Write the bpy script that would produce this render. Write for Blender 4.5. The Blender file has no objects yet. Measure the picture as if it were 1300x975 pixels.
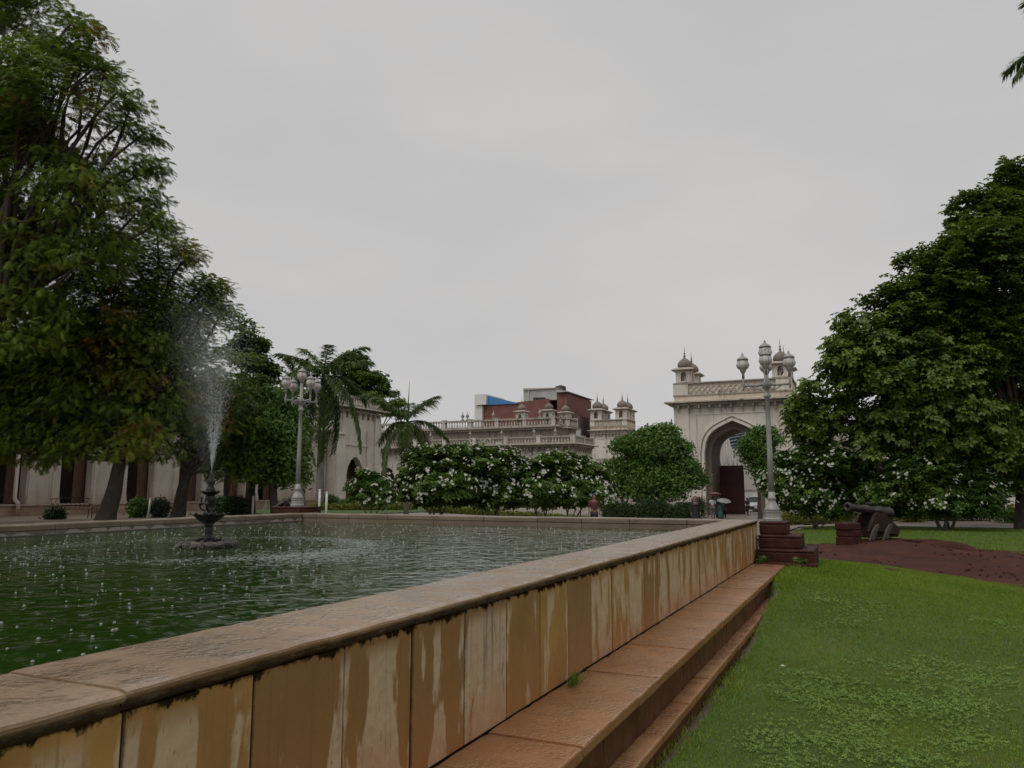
import bpy, bmesh, math, random
import numpy as np
from mathutils import Vector, Matrix, noise as mnoise

random.seed(11)
RNG = np.random.default_rng(11)
PI = math.pi
R = math.radians
SC = bpy.context.scene
COL = SC.collection

# ------------------------------------------------------------------ camera
YAW, PITCH, CAMH, FPX = R(24.67), R(7.86), 1.8, 975.0
cam_data = bpy.data.cameras.new("camera")
cam = bpy.data.objects.new("camera", cam_data)
COL.objects.link(cam)
cam_data.sensor_width = 36.0
cam_data.sensor_fit = 'HORIZONTAL'
cam_data.lens = 36.0 * FPX / 1300.0
cam_data.clip_start = 0.05
cam_data.clip_end = 2000.0
cam.location = (0, 0, CAMH)
cam.rotation_euler = (R(90) + PITCH, 0, YAW)
SC.camera = cam

# ------------------------------------------------------------------ sky, sun, exposure (overcast, rainy)
SUN_EL, SUN_ROT = R(62), R(200)
w = bpy.data.worlds.new("World")
SC.world = w
w.use_nodes = True
nt = w.node_tree
nt.nodes.clear()
def WN(t, **k):
    n = nt.nodes.new(t)
    for a, b in k.items():
        setattr(n, a, b)
    return n
wout = WN('ShaderNodeOutputWorld')
wbg = WN('ShaderNodeBackground')
wbg.inputs['Strength'].default_value = 0.1
wsky = WN('ShaderNodeTexSky', sky_type='NISHITA', sun_disc=False, sun_elevation=SUN_EL, sun_rotation=SUN_ROT)
wbw = WN('ShaderNodeRGBToBW')
wtc = WN('ShaderNodeTexCoord')
wmap = WN('ShaderNodeMapping')
wmap.inputs['Scale'].default_value = (1.0, 1.0, 2.6)
wno = WN('ShaderNodeTexNoise')
wno.inputs['Scale'].default_value = 1.6
wno.inputs['Detail'].default_value = 4.0
wno.inputs['Roughness'].default_value = 0.5
wcr = WN('ShaderNodeValToRGB')
wcr.color_ramp.elements[0].position = 0.3
wcr.color_ramp.elements[0].color = (5.05, 5.03, 5.15, 1)
wcr.color_ramp.elements[1].position = 0.72
wcr.color_ramp.elements[1].color = (6.15, 6.03, 5.95, 1)
wmix = WN('ShaderNodeMix', data_type='RGBA')
wmix.inputs['Factor'].default_value = 0.94
wl = nt.links.new
wl(wtc.outputs['Generated'], wmap.inputs['Vector'])
wl(wmap.outputs['Vector'], wno.inputs['Vector'])
wl(wno.outputs['Fac'], wcr.inputs['Fac'])
wl(wsky.outputs['Color'], wbw.inputs['Color'])
wl(wbw.outputs['Val'], wmix.inputs['A'])
wl(wcr.outputs['Color'], wmix.inputs['B'])
wl(wmix.outputs['Result'], wbg.inputs['Color'])
wl(wbg.outputs['Background'], wout.inputs['Surface'])

sun_data = bpy.data.lights.new("sun", 'SUN')
sun_data.energy = 1.45
sun_data.angle = R(45)
sun_data.color = (1.0, 0.97, 0.93)
sun = bpy.data.objects.new("sun", sun_data)
COL.objects.link(sun)
sd = Vector((math.sin(SUN_ROT) * math.cos(SUN_EL), math.cos(SUN_ROT) * math.cos(SUN_EL), math.sin(SUN_EL)))
sun.rotation_euler = (-sd).to_track_quat('-Z', 'Y').to_euler()
SC.view_settings.view_transform = 'Standard'
SC.view_settings.look = 'None'
SC.view_settings.exposure = 0.0
SC.view_settings.gamma = 1.0
SC.view_settings.use_curve_mapping = False

# ------------------------------------------------------------------ surveying: bearing (px), height (py) and distance to a place
FWDH = Vector((-math.sin(YAW), math.cos(YAW), 0))
RIGHT = Vector((math.cos(YAW), math.sin(YAW), 0))
FWD = Vector((FWDH.x * math.cos(PITCH), FWDH.y * math.cos(PITCH), math.sin(PITCH)))
UP = RIGHT.cross(FWD)
EYE = Vector((0, 0, CAMH))
def ray(px, py):
    return FWD * FPX + RIGHT * (px - 650) + UP * (487.5 - py)
def P(px, py, d):
    r = ray(px, py)
    return EYE + r * (d / r.dot(FWDH))
def PZ(px, py, z):
    r = ray(px, py)
    return EYE + r * ((z - CAMH) / r.z)
def PY(px, py, Y):
    r = ray(px, py)
    return EYE + r * (Y / r.y)
def PX(px, py, X):
    r = ray(px, py)
    return EYE + r * (X / r.x)
def G(px, d, z=None):
    p = P(px, 622, d)
    p.z = terrain(p.x, p.y) if z is None else z
    return p
def sstep(a, b, x):
    t = min(1, max(0, (x - a) / (b - a)))
    return t * t * (3 - 2 * t)
# ------------------------------------------------------------------ object helpers
WLOC = {}
def tag(o, label=None, cat=None, group=None, kind=None):
    if label: o['label'] = label
    if cat: o['category'] = cat
    if group: o['group'] = group
    if kind: o['kind'] = kind
    return o
def thing(name, label, cat, loc=(0, 0, 0), rz=0.0, group=None):
    o = bpy.data.objects.new(name, None)
    o.empty_display_size = 0.2
    COL.objects.link(o)
    o.location = loc
    o.rotation_euler = (0, 0, rz)
    WLOC[o.name] = Vector(loc)
    return tag(o, label, cat, group)
def link(name, me, parent=None, mat=None, loc=None, rot=None, kind=None):
    o = bpy.data.objects.new(name, me)
    COL.objects.link(o)
    if mat is not None and len(me.materials) == 0:
        me.materials.append(mat)
    if parent is not None:
        o.parent = parent
    if loc is not None: o.location = loc
    if rot is not None: o.rotation_euler = rot
    if kind: o['kind'] = kind
    return o
class MB:
    """collects shapes, then becomes ONE mesh object"""
    def __init__(s):
        s.v = []; s.f = []; s.sm = []
    def add(s, vs, fs, smooth=False, M=None):
        b = len(s.v)
        if M is not None:
            vs = [M @ Vector(v) for v in vs]
        s.v += [tuple(v) for v in vs]
        s.f += [tuple(i + b for i in f) for f in fs]
        s.sm += [smooth] * len(fs)
        return s
    def box(s, x0, x1, y0, y1, z0, z1, M=None):
        vs = [(x0, y0, z0), (x1, y0, z0), (x1, y1, z0), (x0, y1, z0), (x0, y0, z1), (x1, y0, z1), (x1, y1, z1), (x0, y1, z1)]
        return s.add(vs, [(0, 3, 2, 1), (4, 5, 6, 7), (0, 1, 5, 4), (1, 2, 6, 5), (2, 3, 7, 6), (3, 0, 4, 7)], M=M)
    def taper(s, x0, x1, y0, y1, z0, z1, k, M=None):
        cx, cy = (x0 + x1) / 2, (y0 + y1) / 2
        t = lambda a, c: c + (a - c) * k
        vs = [(x0, y0, z0), (x1, y0, z0), (x1, y1, z0), (x0, y1, z0)] + [(t(a, cx), t(b, cy), z1) for a, b in ((x0, y0), (x1, y0), (x1, y1), (x0, y1))]
        return s.add(vs, [(0, 3, 2, 1), (4, 5, 6, 7), (0, 1, 5, 4), (1, 2, 6, 5), (2, 3, 7, 6), (3, 0, 4, 7)], M=M)
    def lathe(s, prof, n=16, c=(0, 0, 0), M=None, smooth=True, sx=1.0, sy=1.0):
        vs = []; fs = []
        for r, z in prof:
            for k in range(n):
                a = 2 * PI * k / n
                vs.append((c[0] + r * math.cos(a) * sx, c[1] + r * math.sin(a) * sy, c[2] + z))
        m = len(prof)
        for i in range(m - 1):
            for k in range(n):
                k2 = (k + 1) % n
                fs.append((i * n + k, i * n + k2, (i + 1) * n + k2, (i + 1) * n + k))
        fs.append(tuple(range(n))[::-1]); fs.append(tuple((m - 1) * n + k for k in range(n)))
        return s.add(vs, fs, smooth, M)
    def tube(s, pts, rad, n=7, smooth=True, cap=True):
        pts = [Vector(p) for p in pts]
        if not hasattr(rad, '__len__'): rad = [rad] * len(pts)
        vs = []; fs = []
        ref = Vector((0.31, 0.17, 0.93))
        for i, p in enumerate(pts):
            t = (pts[min(i + 1, len(pts) - 1)] - pts[max(i - 1, 0)])
            if t.length < 1e-9: t = Vector((0, 0, 1))
            t.normalize()
            a = t.cross(ref)
            if a.length < 0.05: a = t.cross(Vector((1, 0, 0)))
            a.normalize(); b = t.cross(a)
            for k in range(n):
                q = 2 * PI * k / n
                vs.append(p + (a * math.cos(q) + b * math.sin(q)) * rad[i])
        m = len(pts)
        for i in range(m - 1):
            for k in range(n):
                k2 = (k + 1) % n
                fs.append((i * n + k, i * n + k2, (i + 1) * n + k2, (i + 1) * n + k))
        if cap:
            fs.append(tuple(range(n))[::-1]); fs.append(tuple((m - 1) * n + k for k in range(n)))
        return s.add(vs, fs, smooth)
    def prism(s, poly, y0, y1, axis='y', M=None):
        """closed polygon (u,w) run from y0 to y1 along an axis"""
        n = len(poly)
        if axis == 'y': mk = lambda u, w_, t: (u, t, w_)
        elif axis == 'x': mk = lambda u, w_, t: (t, u, w_)
        else: mk = lambda u, w_, t: (u, w_, t)
        vs = [mk(u, w_, y0) for u, w_ in poly] + [mk(u, w_, y1) for u, w_ in poly]
        fs = [tuple(range(n)), tuple(range(n, 2 * n))[::-1]] + [(i, n + i, n + (i + 1) % n, (i + 1) % n) for i in range(n)]
        return s.add(vs, fs, M=M)
    def mesh(s, name):
        me = bpy.data.meshes.new(name)
        me.from_pydata(s.v, [], s.f)
        me.polygons.foreach_set('use_smooth', s.sm)
        bm = bmesh.new(); bm.from_mesh(me)
        bmesh.ops.recalc_face_normals(bm, faces=bm.faces)
        bm.to_mesh(me); bm.free()
        me.update()
        return me
    def build(s, name, mat, parent=None, world=True, kind=None, bevel=0.0, seg=2):
        """world=True: the shapes were laid out in world space"""
        org = Vector((0, 0, 0))
        if parent is not None and world:
            org = WLOC.get(parent.name, org)
        if org.length:
            s.v = [(x - org.x, y - org.y, z - org.z) for x, y, z in s.v]
        me = s.mesh(name)
        o = link(name, me, parent, mat, kind=kind)
        WLOC[o.name] = org
        if bevel:
            m = o.modifiers.new('bevel', 'BEVEL'); m.width = bevel; m.segments = seg; m.limit_method = 'ANGLE'
        return o

# ------------------------------------------------------------------ materials
class NT:
    def __init__(s, name):
        s.m = bpy.data.materials.new(name); s.m.use_nodes = True
        s.t = s.m.node_tree; s.t.nodes.clear()
        s.out = s.n('ShaderNodeOutputMaterial')
        s.b = s.n('ShaderNodeBsdfPrincipled')
        s.l(s.b.outputs[0], s.out.inputs['Surface'])
    def n(s, t, **k):
        x = s.t.nodes.new(t)
        for a, b in k.items(): setattr(x, a, b)
        return x
    def l(s, a, b): s.t.links.new(a, b)
    def setin(s, node, name, v):
        if hasattr(v, 'is_output') or isinstance(v, bpy.types.NodeSocket): s.l(v, node.inputs[name])
        else: node.inputs[name].default_value = v
    def pos(s): return s.n('ShaderNodeNewGeometry').outputs['Position']
    def objc(s): return s.n('ShaderNodeTexCoord').outputs['Object']
    def mapping(s, vec, scale=(1, 1, 1), loc=(0, 0, 0)):
        m = s.n('ShaderNodeMapping'); s.l(vec, m.inputs['Vector'])
        m.inputs['Scale'].default_value = scale; m.inputs['Location'].default_value = loc
        return m.outputs['Vector']
    def noise(s, vec, scale, detail=3.0, rough=0.55, dist=0.0):
        x = s.n('ShaderNodeTexNoise'); s.l(vec, x.inputs['Vector'])
        x.inputs['Scale'].default_value = scale; x.inputs['Detail'].default_value = detail
        x.inputs['Roughness'].default_value = rough; x.inputs['Distortion'].default_value = dist
        return x.outputs['Fac']
    def vor(s, vec, scale, feature='F1', out='Distance'):
        x = s.n('ShaderNodeTexVoronoi', feature=feature); s.l(vec, x.inputs['Vector']); x.inputs['Scale'].default_value = scale
        return x.outputs[out]
    def ramp(s, fac, stops):
        r = s.n('ShaderNodeValToRGB'); s.l(fac, r.inputs['Fac'])
        e = r.color_ramp.elements
        while len(e) < len(stops): e.new(0.5)
        for k, (p, c) in enumerate(stops):
            e[k].position = p; e[k].color = (*c, 1) if hasattr(c, '__len__') else (c, c, c, 1)
        return r.outputs['Color']
    def rng(s, v, a, b, c=0.0, d=1.0, smooth=False):
        r = s.n('ShaderNodeMapRange', interpolation_type='SMOOTHSTEP' if smooth else 'LINEAR')
        s.setin(r, 'Value', v)
        for nm, q in zip(('From Min', 'From Max', 'To Min', 'To Max'), (a, b, c, d)):
            s.setin(r, nm, q)
        return r.outputs['Result']
    def math(s, op, a, b=0.0, clamp=False):
        m = s.n('ShaderNodeMath', operation=op, use_clamp=clamp)
        for i, q in enumerate((a, b)):
            if isinstance(q, bpy.types.NodeSocket): s.l(q, m.inputs[i])
            else: m.inputs[i].default_value = q
        return m.outputs[0]
    def mix(s, f, a, b, blend='MIX'):
        m = s.n('ShaderNodeMix', data_type='RGBA', blend_type=blend)
        for nm, q in (('Factor', f), ('A', a), ('B', b)):
            if isinstance(q, bpy.types.NodeSocket): s.l(q, m.inputs[nm])
            elif nm == 'Factor': m.inputs[nm].default_value = q
            else: m.inputs[nm].default_value = (*q, 1) if len(q) == 3 else q
        return m.outputs['Result']
    def sep(s, v):
        x = s.n('ShaderNodeSeparateXYZ'); s.l(v, x.inputs[0]); return x.outputs
    def comb(s, x, y, z):
        c = s.n('ShaderNodeCombineXYZ')
        for nm, q in zip('XYZ', (x, y, z)): s.setin(c, nm, q)
        return c.outputs[0]
    def bump(s, h, strength=0.3, dist=0.02):
        b = s.n('ShaderNodeBump'); b.inputs['Strength'].default_value = strength; b.inputs['Distance'].default_value = dist
        s.l(h, b.inputs['Height']); s.l(b.outputs[0], s.b.inputs['Normal'])
    def col(s, c): s.setin(s.b, 'Base Color', c if isinstance(c, bpy.types.NodeSocket) else (*c, 1))
    def rough(s, r): s.setin(s.b, 'Roughness', r)
    def rnd(s): return s.n('ShaderNodeObjectInfo').outputs['Random']
def sc3(c, k): return tuple(min(1, x * k) for x in c)

def simple(name, c, rough=0.6, var=0.25, scale=4.0, metal=0.0, bump=0.1, bscale=40, world=False):
    m = NT(name); v = m.pos() if world else m.objc()
    n1 = m.noise(v, scale, 5, 0.6)
    m.col(m.ramp(n1, [(0.25, sc3(c, 1 - var)), (0.75, sc3(c, 1 + var))]))
    m.rough(m.rng(m.noise(v, scale * 2.3), 0.2, 0.8, max(0.02, rough - 0.12), min(1, rough + 0.12)))
    m.b.inputs['Metallic'].default_value = metal
    if bump: m.bump(m.noise(v, bscale, 4), bump, 0.01)
    return m.m

def plaster(name, c, grime=0.55, damp=0.35, zlow=-0.2, ledges=()):
    """old lime plaster: blotches, grey-black algae runs that follow the wall, reddish splash at the foot"""
    m = NT(name); v = m.pos(); x = m.sep(v)
    big = m.noise(v, 0.45, 5, 0.6)
    fine = m.noise(v, 6.0, 5, 0.65)
    base = m.ramp(big, [(0.3, sc3(c, 0.8)), (0.55, c), (0.8, sc3(c, 1.1))])
    base = m.mix(m.rng(fine, 0.35, 0.75, 0, 0.3), base, sc3(c, 0.6))
    run = m.noise(m.mapping(v, (3.2, 3.2, 0.28)), 1.0, 5, 0.65)
    runm = m.rng(run, 0.5, 0.72, 0, grime, True)
    base = m.mix(runm, base, (0.10, 0.085, 0.07))
    for zl, h in ledges:
        f = m.math('MULTIPLY', m.rng(x['Z'], zl - h, zl, 0, 1), m.math('LESS_THAN', x['Z'], zl + 0.02))
        e = m.math('ADD', f, m.math('MULTIPLY', m.math('SUBTRACT', run, 0.5), 1.6))
        base = m.mix(m.math('MULTIPLY', m.rng(e, 0.5, 1.0, 0, 0.75, True), m.math('GREATER_THAN', f, 0.001)), base, (0.08, 0.066, 0.054))
    foot = m.rng(m.math('ADD', x['Z'], m.math('MULTIPLY', fine, 0.8)), zlow + 0.5, zlow + 1.8, damp, 0)
    base = m.mix(foot, base, (0.26, 0.15, 0.09))
    m.col(base); m.rough(0.85)
    m.bump(fine, 0.25, 0.02)
    return m.m

def leafmat(name, stops, rough=0.45, trans=0.25, spec=0.35):
    m = NT(name)
    a = m.n('ShaderNodeAttribute', attribute_name='tint').outputs['Fac']
    c = m.ramp(a, stops)
    c = m.mix(m.rng(m.noise(m.pos(), 9.0, 2), 0.3, 0.7, 0, 0.35), c, m.mix(1.0, c, (0.55, 0.6, 0.5), 'MULTIPLY'))
    m.col(c); m.rough(rough)
    m.b.inputs['Specular IOR Level'].default_value = spec
    tr = m.n('ShaderNodeBsdfTranslucent'); m.l(c, tr.inputs['Color'])
    ms = m.n('ShaderNodeMixShader'); ms.inputs[0].default_value = trans
    m.l(m.b.outputs[0], ms.inputs[1]); m.l(tr.outputs[0], ms.inputs[2])
    m.l(ms.outputs[0], m.out.inputs['Surface'])
    return m.m

M = {}
M['plaster'] = plaster('aged_cream_plaster', (0.70, 0.645, 0.575), 0.5, 0.3, -0.2, ((9.1, 1.3), (10.9, 0.5)))
M['plaster_main'] = plaster('weathered_grey_plaster', (0.60, 0.555, 0.50), 0.8, 0.2, -0.2, ((6.0, 1.5), (7.6, 1.0), (8.5, 0.4)))
M['plaster_wing'] = plaster('limewash_plaster', (0.68, 0.61, 0.54), 0.35, 0.75, 0.5, ((6.0, 1.0),))
M['attic'] = plaster('black_stained_attic_plaster', (0.25, 0.21, 0.175), 0.9, 0.0, -5, ())
M['trim'] = plaster('mouldy_cornice_plaster', (0.38, 0.335, 0.285), 0.95, 0.0, -5, ())
M['vault'] = plaster('shade_brown_vault_plaster', (0.15, 0.115, 0.09), 0.6, 0.0, -5, ())  # shade of the gate passage put into the colour as a darker brown
M['parapet'] = plaster('tan_parapet_plaster', (0.68, 0.575, 0.45), 0.55, 0.0, -5, ((10.0, 0.35), (10.9, 0.4)))
M['dome'] = plaster('stained_dome_plaster', (0.21, 0.17, 0.14), 0.8, 0.0, -5, ())
M['plinth'] = simple('plinth_sandstone', (0.36, 0.25, 0.17), 0.8, 0.35, 1.2, world=True)
M['door_brown'] = simple('brown_timber', (0.11, 0.055, 0.028), 0.55, 0.35, 3)
M['door_pale'] = simple('pale_painted_timber', (0.42, 0.37, 0.31), 0.6, 0.15, 3)
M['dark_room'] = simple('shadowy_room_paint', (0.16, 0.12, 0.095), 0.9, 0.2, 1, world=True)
M['maroon'] = simple('maroon_gate_paint', (0.075, 0.016, 0.014), 0.5, 0.4, 1.5)
M['iron'] = simple('black_cast_iron', (0.018, 0.019, 0.018), 0.38, 0.4, 9, 0.4, 0.2)
M['cannon_iron'] = simple('rusted_gun_iron', (0.034, 0.027, 0.023), 0.5, 0.5, 6, 0.2, 0.3)
M['lamp_paint'] = simple('grey_lamp_paint', (0.27, 0.265, 0.25), 0.42, 0.2, 6, 0.0, 0.08)
M['brick'] = simple('red_brick_wall', (0.185, 0.075, 0.062), 0.85, 0.25, 1, world=True)
M['brick_dark'] = simple('dark_brick_wall', (0.10, 0.06, 0.052), 0.85, 0.2, 1, world=True)
M['grey_conc'] = simple('raw_concrete', (0.42, 0.42, 0.40), 0.8, 0.2, 0.6, world=True)
M['white_paint'] = simple('white_paint', (0.68, 0.67, 0.65), 0.5, 0.08, 2)
M['blue_sheet'] = simple('blue_sheet', (0.05, 0.21, 0.46), 0.4, 0.15, 0.6, world=True)
M['blue_tarp'] = simple('blue_tarpaulin', (0.05, 0.13, 0.24), 0.4, 0.3, 1.2, world=True)
M['shed'] = simple('pale_corrugated_sheet', (0.50, 0.475, 0.43), 0.6, 0.12, 0.8, world=True)
M['bark'] = simple('dark_wet_bark', (0.05, 0.037, 0.028), 0.8, 0.45, 5, 0, 0.6, 14)
M['bark_grey'] = simple('grey_bark', (0.12, 0.105, 0.09), 0.8, 0.35, 5, 0, 0.5, 16)
M['palm_bark'] = simple('palm_bark', (0.20, 0.175, 0.15), 0.8, 0.3, 3, 0, 0.4, 10)
M['laterite'] = simple('wet_laterite_block', (0.048, 0.016, 0.011), 0.55, 0.5, 5, 0, 0.9, 22)
M['laterite'].node_tree.nodes['Principled BSDF'].inputs['Specular IOR Level'].default_value = 0.15
M['carriage_wood'] = simple('old_carriage_timber', (0.032, 0.017, 0.012), 0.6, 0.35, 6, 0, 0.3)
M['cheek_stone'] = simple('grey_cradle_stone', (0.075, 0.06, 0.05), 0.6, 0.3, 6, 0, 0.3)
for q in ('cheek_stone', 'carriage_wood'): M[q].node_tree.nodes['Principled BSDF'].inputs['Specular IOR Level'].default_value = 0.15
M['skin'] = simple('skin', (0.22, 0.12, 0.075), 0.5, 0.1, 8)
M['hair'] = simple('black_hair', (0.012, 0.010, 0.009), 0.5, 0.2, 20)
M['white_cloth'] = simple('white_cotton', (0.62, 0.66, 0.70), 0.8, 0.08, 6)
M['jeans'] = simple('grey_blue_denim', (0.14, 0.16, 0.19), 0.85, 0.2, 10)
M['black_cloth'] = simple('black_cloth', (0.014, 0.013, 0.014), 0.8, 0.3, 6)
M['red_cloth'] = simple('dark_red_cloth', (0.085, 0.020, 0.024), 0.8, 0.2, 6)
M['teal_cloth'] = simple('teal_cloth', (0.05, 0.14, 0.12), 0.8, 0.2, 6)
M['grey_cloth'] = simple('grey_cloth', (0.26, 0.24, 0.23), 0.8, 0.2, 6)
M['pink_cloth'] = simple('dusty_pink_cloth', (0.21, 0.095, 0.085), 0.8, 0.2, 6)
M['umb_red'] = simple('faded_red_umbrella_cloth', (0.20, 0.085, 0.08), 0.6, 0.15, 4)
M['umb_grey'] = simple('grey_umbrella_cloth', (0.22, 0.22, 0.225), 0.6, 0.1, 4)
M['rubber'] = simple('tyre_rubber', (0.02, 0.02, 0.02), 0.8, 0.2, 9)
M['car_paint'] = simple('white_car_paint', (0.66, 0.67, 0.68), 0.22, 0.03, 2, 0, 0)
M['glass_dark'] = simple('dark_window_glass', (0.02, 0.024, 0.026), 0.06, 0.2, 1, 0, 0)
M['lens'] = simple('lamp_lens', (0.5, 0.5, 0.5), 0.08, 0.1, 6, 0, 0)
M['steel'] = simple('dull_steel', (0.3, 0.3, 0.3), 0.35, 0.1, 6, 0.8, 0)
M['tank'] = simple('black_water_tank', (0.03, 0.03, 0.032), 0.5, 0.2, 3)

# lantern glass: milky, unlit
m = NT('milky_lantern_glass'); v = m.objc()
m.col(m.ramp(m.noise(v, 9, 4), [(0.3, (0.42, 0.385, 0.37)), (0.7, (0.54, 0.50, 0.485))])); m.rough(0.3); M['lantern'] = m.m

# ochre wall slabs: rain-wet ochre with pale dry tongues that keep their own outline
m = NT('rain_wet_ochre_slab'); v = m.pos(); x = m.sep(v)
rnd = m.rnd()
fine = m.noise(v, 30, 5, 0.65); mid = m.noise(v, 3.5, 5, 0.6)
wet = m.ramp(mid, [(0.3, (0.30, 0.170, 0.050)), (0.7, (0.43, 0.25, 0.080))])
wet = m.mix(m.rng(rnd, 0.2, 1, 0, 0.8), wet, (0.235, 0.130, 0.052))
pale = m.ramp(m.noise(v, 14, 5, 0.7), [(0.3, (0.46, 0.345, 0.215)), (0.7, (0.57, 0.45, 0.30))])
yv = m.math('ADD', m.math('MULTIPLY', x['Y'], 5.0), m.math('MULTIPLY', rnd, 50.0))
tv = m.comb(yv, 0.0, m.math('ADD', m.math('MULTIPLY', x['Z'], 1.05), m.math('MULTIPLY', rnd, 17.0)))
tong = m.noise(tv, 1.0, 3.5, 0.55, 0.25)
amt = m.rng(m.noise(m.comb(rnd, 3.3, m.math('MULTIPLY', rnd, 9.0)), 40, 0), 0.3, 0.7, 0.57, 0.40)
mask = m.rng(m.math('ADD', m.math('SUBTRACT', tong, amt), m.math('MULTIPLY', m.math('SUBTRACT', m.noise(v, 18, 4, .7), .5), .05)), -0.012, 0.03, 0, 1, True)
spk = m.rng(m.noise(m.mapping(v, (30, 60, 16)), 1.0, 2), 0.66, 0.70, 1, 0.25)
topfade = m.rng(x['Z'], 1.02, 1.10, 1, 0)
mask = m.math('MULTIPLY', m.math('MULTIPLY', mask, topfade), m.math('MULTIPLY', spk, 0.92))
c = m.mix(mask, wet, pale)
streak = m.noise(m.mapping(v, (1, 34, 0.8)), 1.0, 4, 0.6)
c = m.mix(m.rng(streak, 0.56, 0.75, 0, 0.5), c, (0.17, 0.105, 0.05))
gy = m.noise(m.comb(m.math('MULTIPLY', x['Y'], 22.0), 0.0, m.math('MULTIPLY', x['Z'], 0.5)), 1.0, 3)
c = m.mix(m.math('MULTIPLY', m.rng(gy, 0.5, 0.62, 0, 0.85, True), m.math('MULTIPLY', m.math('MULTIPLY', m.math('GREATER_THAN', x['Y'], 3.912), m.math('LESS_THAN', x['Y'], 4.462)), m.rng(m.math('ADD', x['Z'], m.math('MULTIPLY', mid, 0.5)), 0.75, 1.15, 0, 1))), c, (0.17, 0.165, 0.14))
foot = m.rng(m.math('ADD', x['Z'], m.math('MULTIPLY', mid, 0.45)), 0.5, 0.95, 0.62, 0)
c = m.mix(foot, c, (0.40, 0.15, 0.04))
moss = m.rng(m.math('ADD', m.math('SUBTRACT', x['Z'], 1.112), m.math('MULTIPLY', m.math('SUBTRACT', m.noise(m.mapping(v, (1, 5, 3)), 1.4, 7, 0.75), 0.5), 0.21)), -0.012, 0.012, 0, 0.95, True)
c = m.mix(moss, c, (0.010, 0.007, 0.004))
oy = m.sep(m.objc())['Y']; ed = m.math('ADD', m.math('MINIMUM', oy, m.math('SUBTRACT', 0.552, oy)), m.math('MULTIPLY', m.math('SUBTRACT', m.noise(v, 16, 4, .7), .5), .016))
c = m.mix(m.rng(ed, 0.003, 0.011, .62, 0), c, (0.030, 0.019, 0.010))
m.col(c)
m.rough(m.math('ADD', m.rng(mask, 0, 1, 0.42, 0.75), m.math('MULTIPLY', m.math('SUBTRACT', fine, 0.5), 0.2)))
m.l(m.rng(moss, 0, 0.95, 0.25, 0.0), m.b.inputs['Specular IOR Level']); m.bump(m.math('ADD', fine, m.math('MULTIPLY', mid, 1.2)), 0.25, 0.012); M['slab'] = m.m

m = NT('moss_black_joint'); m.col((0.014, 0.010, 0.007)); m.rough(0.9); M['joint'] = m.m

# wet coping
def wetstone(name, a, b, red, rlo, rhi, redamt, film=0.5, ledge=None):
    m = NT(name); v = m.pos(); rnd = m.rnd()
    n1 = m.noise(v, 2.2, 5, 0.6); n2 = m.noise(v, 42, 4, 0.65)
    c = m.ramp(n1, [(0.3, a), (0.7, b)])
    c = m.mix(m.rng(m.noise(v, 0.9, 4), 0.4, 0.65, 0, redamt), c, red)
    c = m.mix(m.rng(n2, 0.45, 0.75, 0, 0.3), c, sc3(a, 0.45))
    c = m.mix(m.rng(rnd, 0, 1, 0, 0.45), c, m.mix(1.0, c, (0.68, 0.64, 0.6), 'MULTIPLY'))
    m.col(c)
    pud = m.noise(m.mapping(v, (1.6, 1.6, 1)), 3.2, 6, 0.62)
    m.rough(m.rng(pud, 0.42, 0.62, rlo, rhi, True))
    m.b.inputs['Specular IOR Level'].default_value = 0.5
    rip = m.vor(v, 34)
    m.b.inputs['Coat IOR'].default_value = 1.5; m.b.inputs['Coat Roughness'].default_value = 0.2
    cb = m.n('ShaderNodeBump'); cb.inputs['Strength'].default_value = 0.9; cb.inputs['Distance'].default_value = 0.02; m.l(m.math('ADD', m.noise(v, 26, 3, .6), m.math('MULTIPLY', rip, .5)), cb.inputs['Height']); m.l(cb.outputs[0], m.b.inputs['Coat Normal'])
    up = m.rng(m.sep(m.n('ShaderNodeNewGeometry').outputs['Normal'])['Z'], 0.5, 0.85, 0, 1)
    m.l(m.math('MULTIPLY', up, m.rng(pud, 0.38, 0.6, film, 0.15 * film, True)), m.b.inputs['Coat Weight'])
    m.l(m.rng(up, 0, 1, 0.12, 0.5), m.b.inputs['Specular IOR Level'])
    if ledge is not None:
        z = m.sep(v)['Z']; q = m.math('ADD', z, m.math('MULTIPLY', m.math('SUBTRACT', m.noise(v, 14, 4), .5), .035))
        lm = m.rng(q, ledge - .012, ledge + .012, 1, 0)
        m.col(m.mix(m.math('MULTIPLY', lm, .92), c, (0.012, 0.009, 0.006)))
    m.bump(m.math('ADD', m.math('MULTIPLY', n2, 1.0), m.math('ADD', m.math('MULTIPLY', pud, 1.5), m.math('MULTIPLY', rip, 0.35))), 0.4, 0.012)
    return m.m
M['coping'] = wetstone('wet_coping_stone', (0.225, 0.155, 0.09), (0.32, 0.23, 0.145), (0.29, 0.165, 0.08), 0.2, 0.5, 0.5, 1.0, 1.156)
M['coping_edge'] = M['coping']
M['bench'] = wetstone('wet_red_bench_stone', (0.28, 0.135, 0.055), (0.38, 0.21, 0.095), (0.33, 0.115, 0.036), 0.22, 0.45, 0.5, 1.0)
M['riser'] = wetstone('wet_dark_red_riser_stone', (0.07, 0.028, 0.012), (0.13, 0.055, 0.022), (0.11, 0.033, 0.011), 0.35, 0.6, 0.5)
M['far_wall'] = wetstone('damp_pool_edge_stone', (0.16, 0.13, 0.095), (0.25, 0.20, 0.15), (0.2, 0.14, 0.09), 0.4, 0.75, 0.3)
M['pale_stain'] = simple('pale_lime_crust', (0.42, 0.37, 0.30), 0.8, 0.2, 8, world=True)

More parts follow.
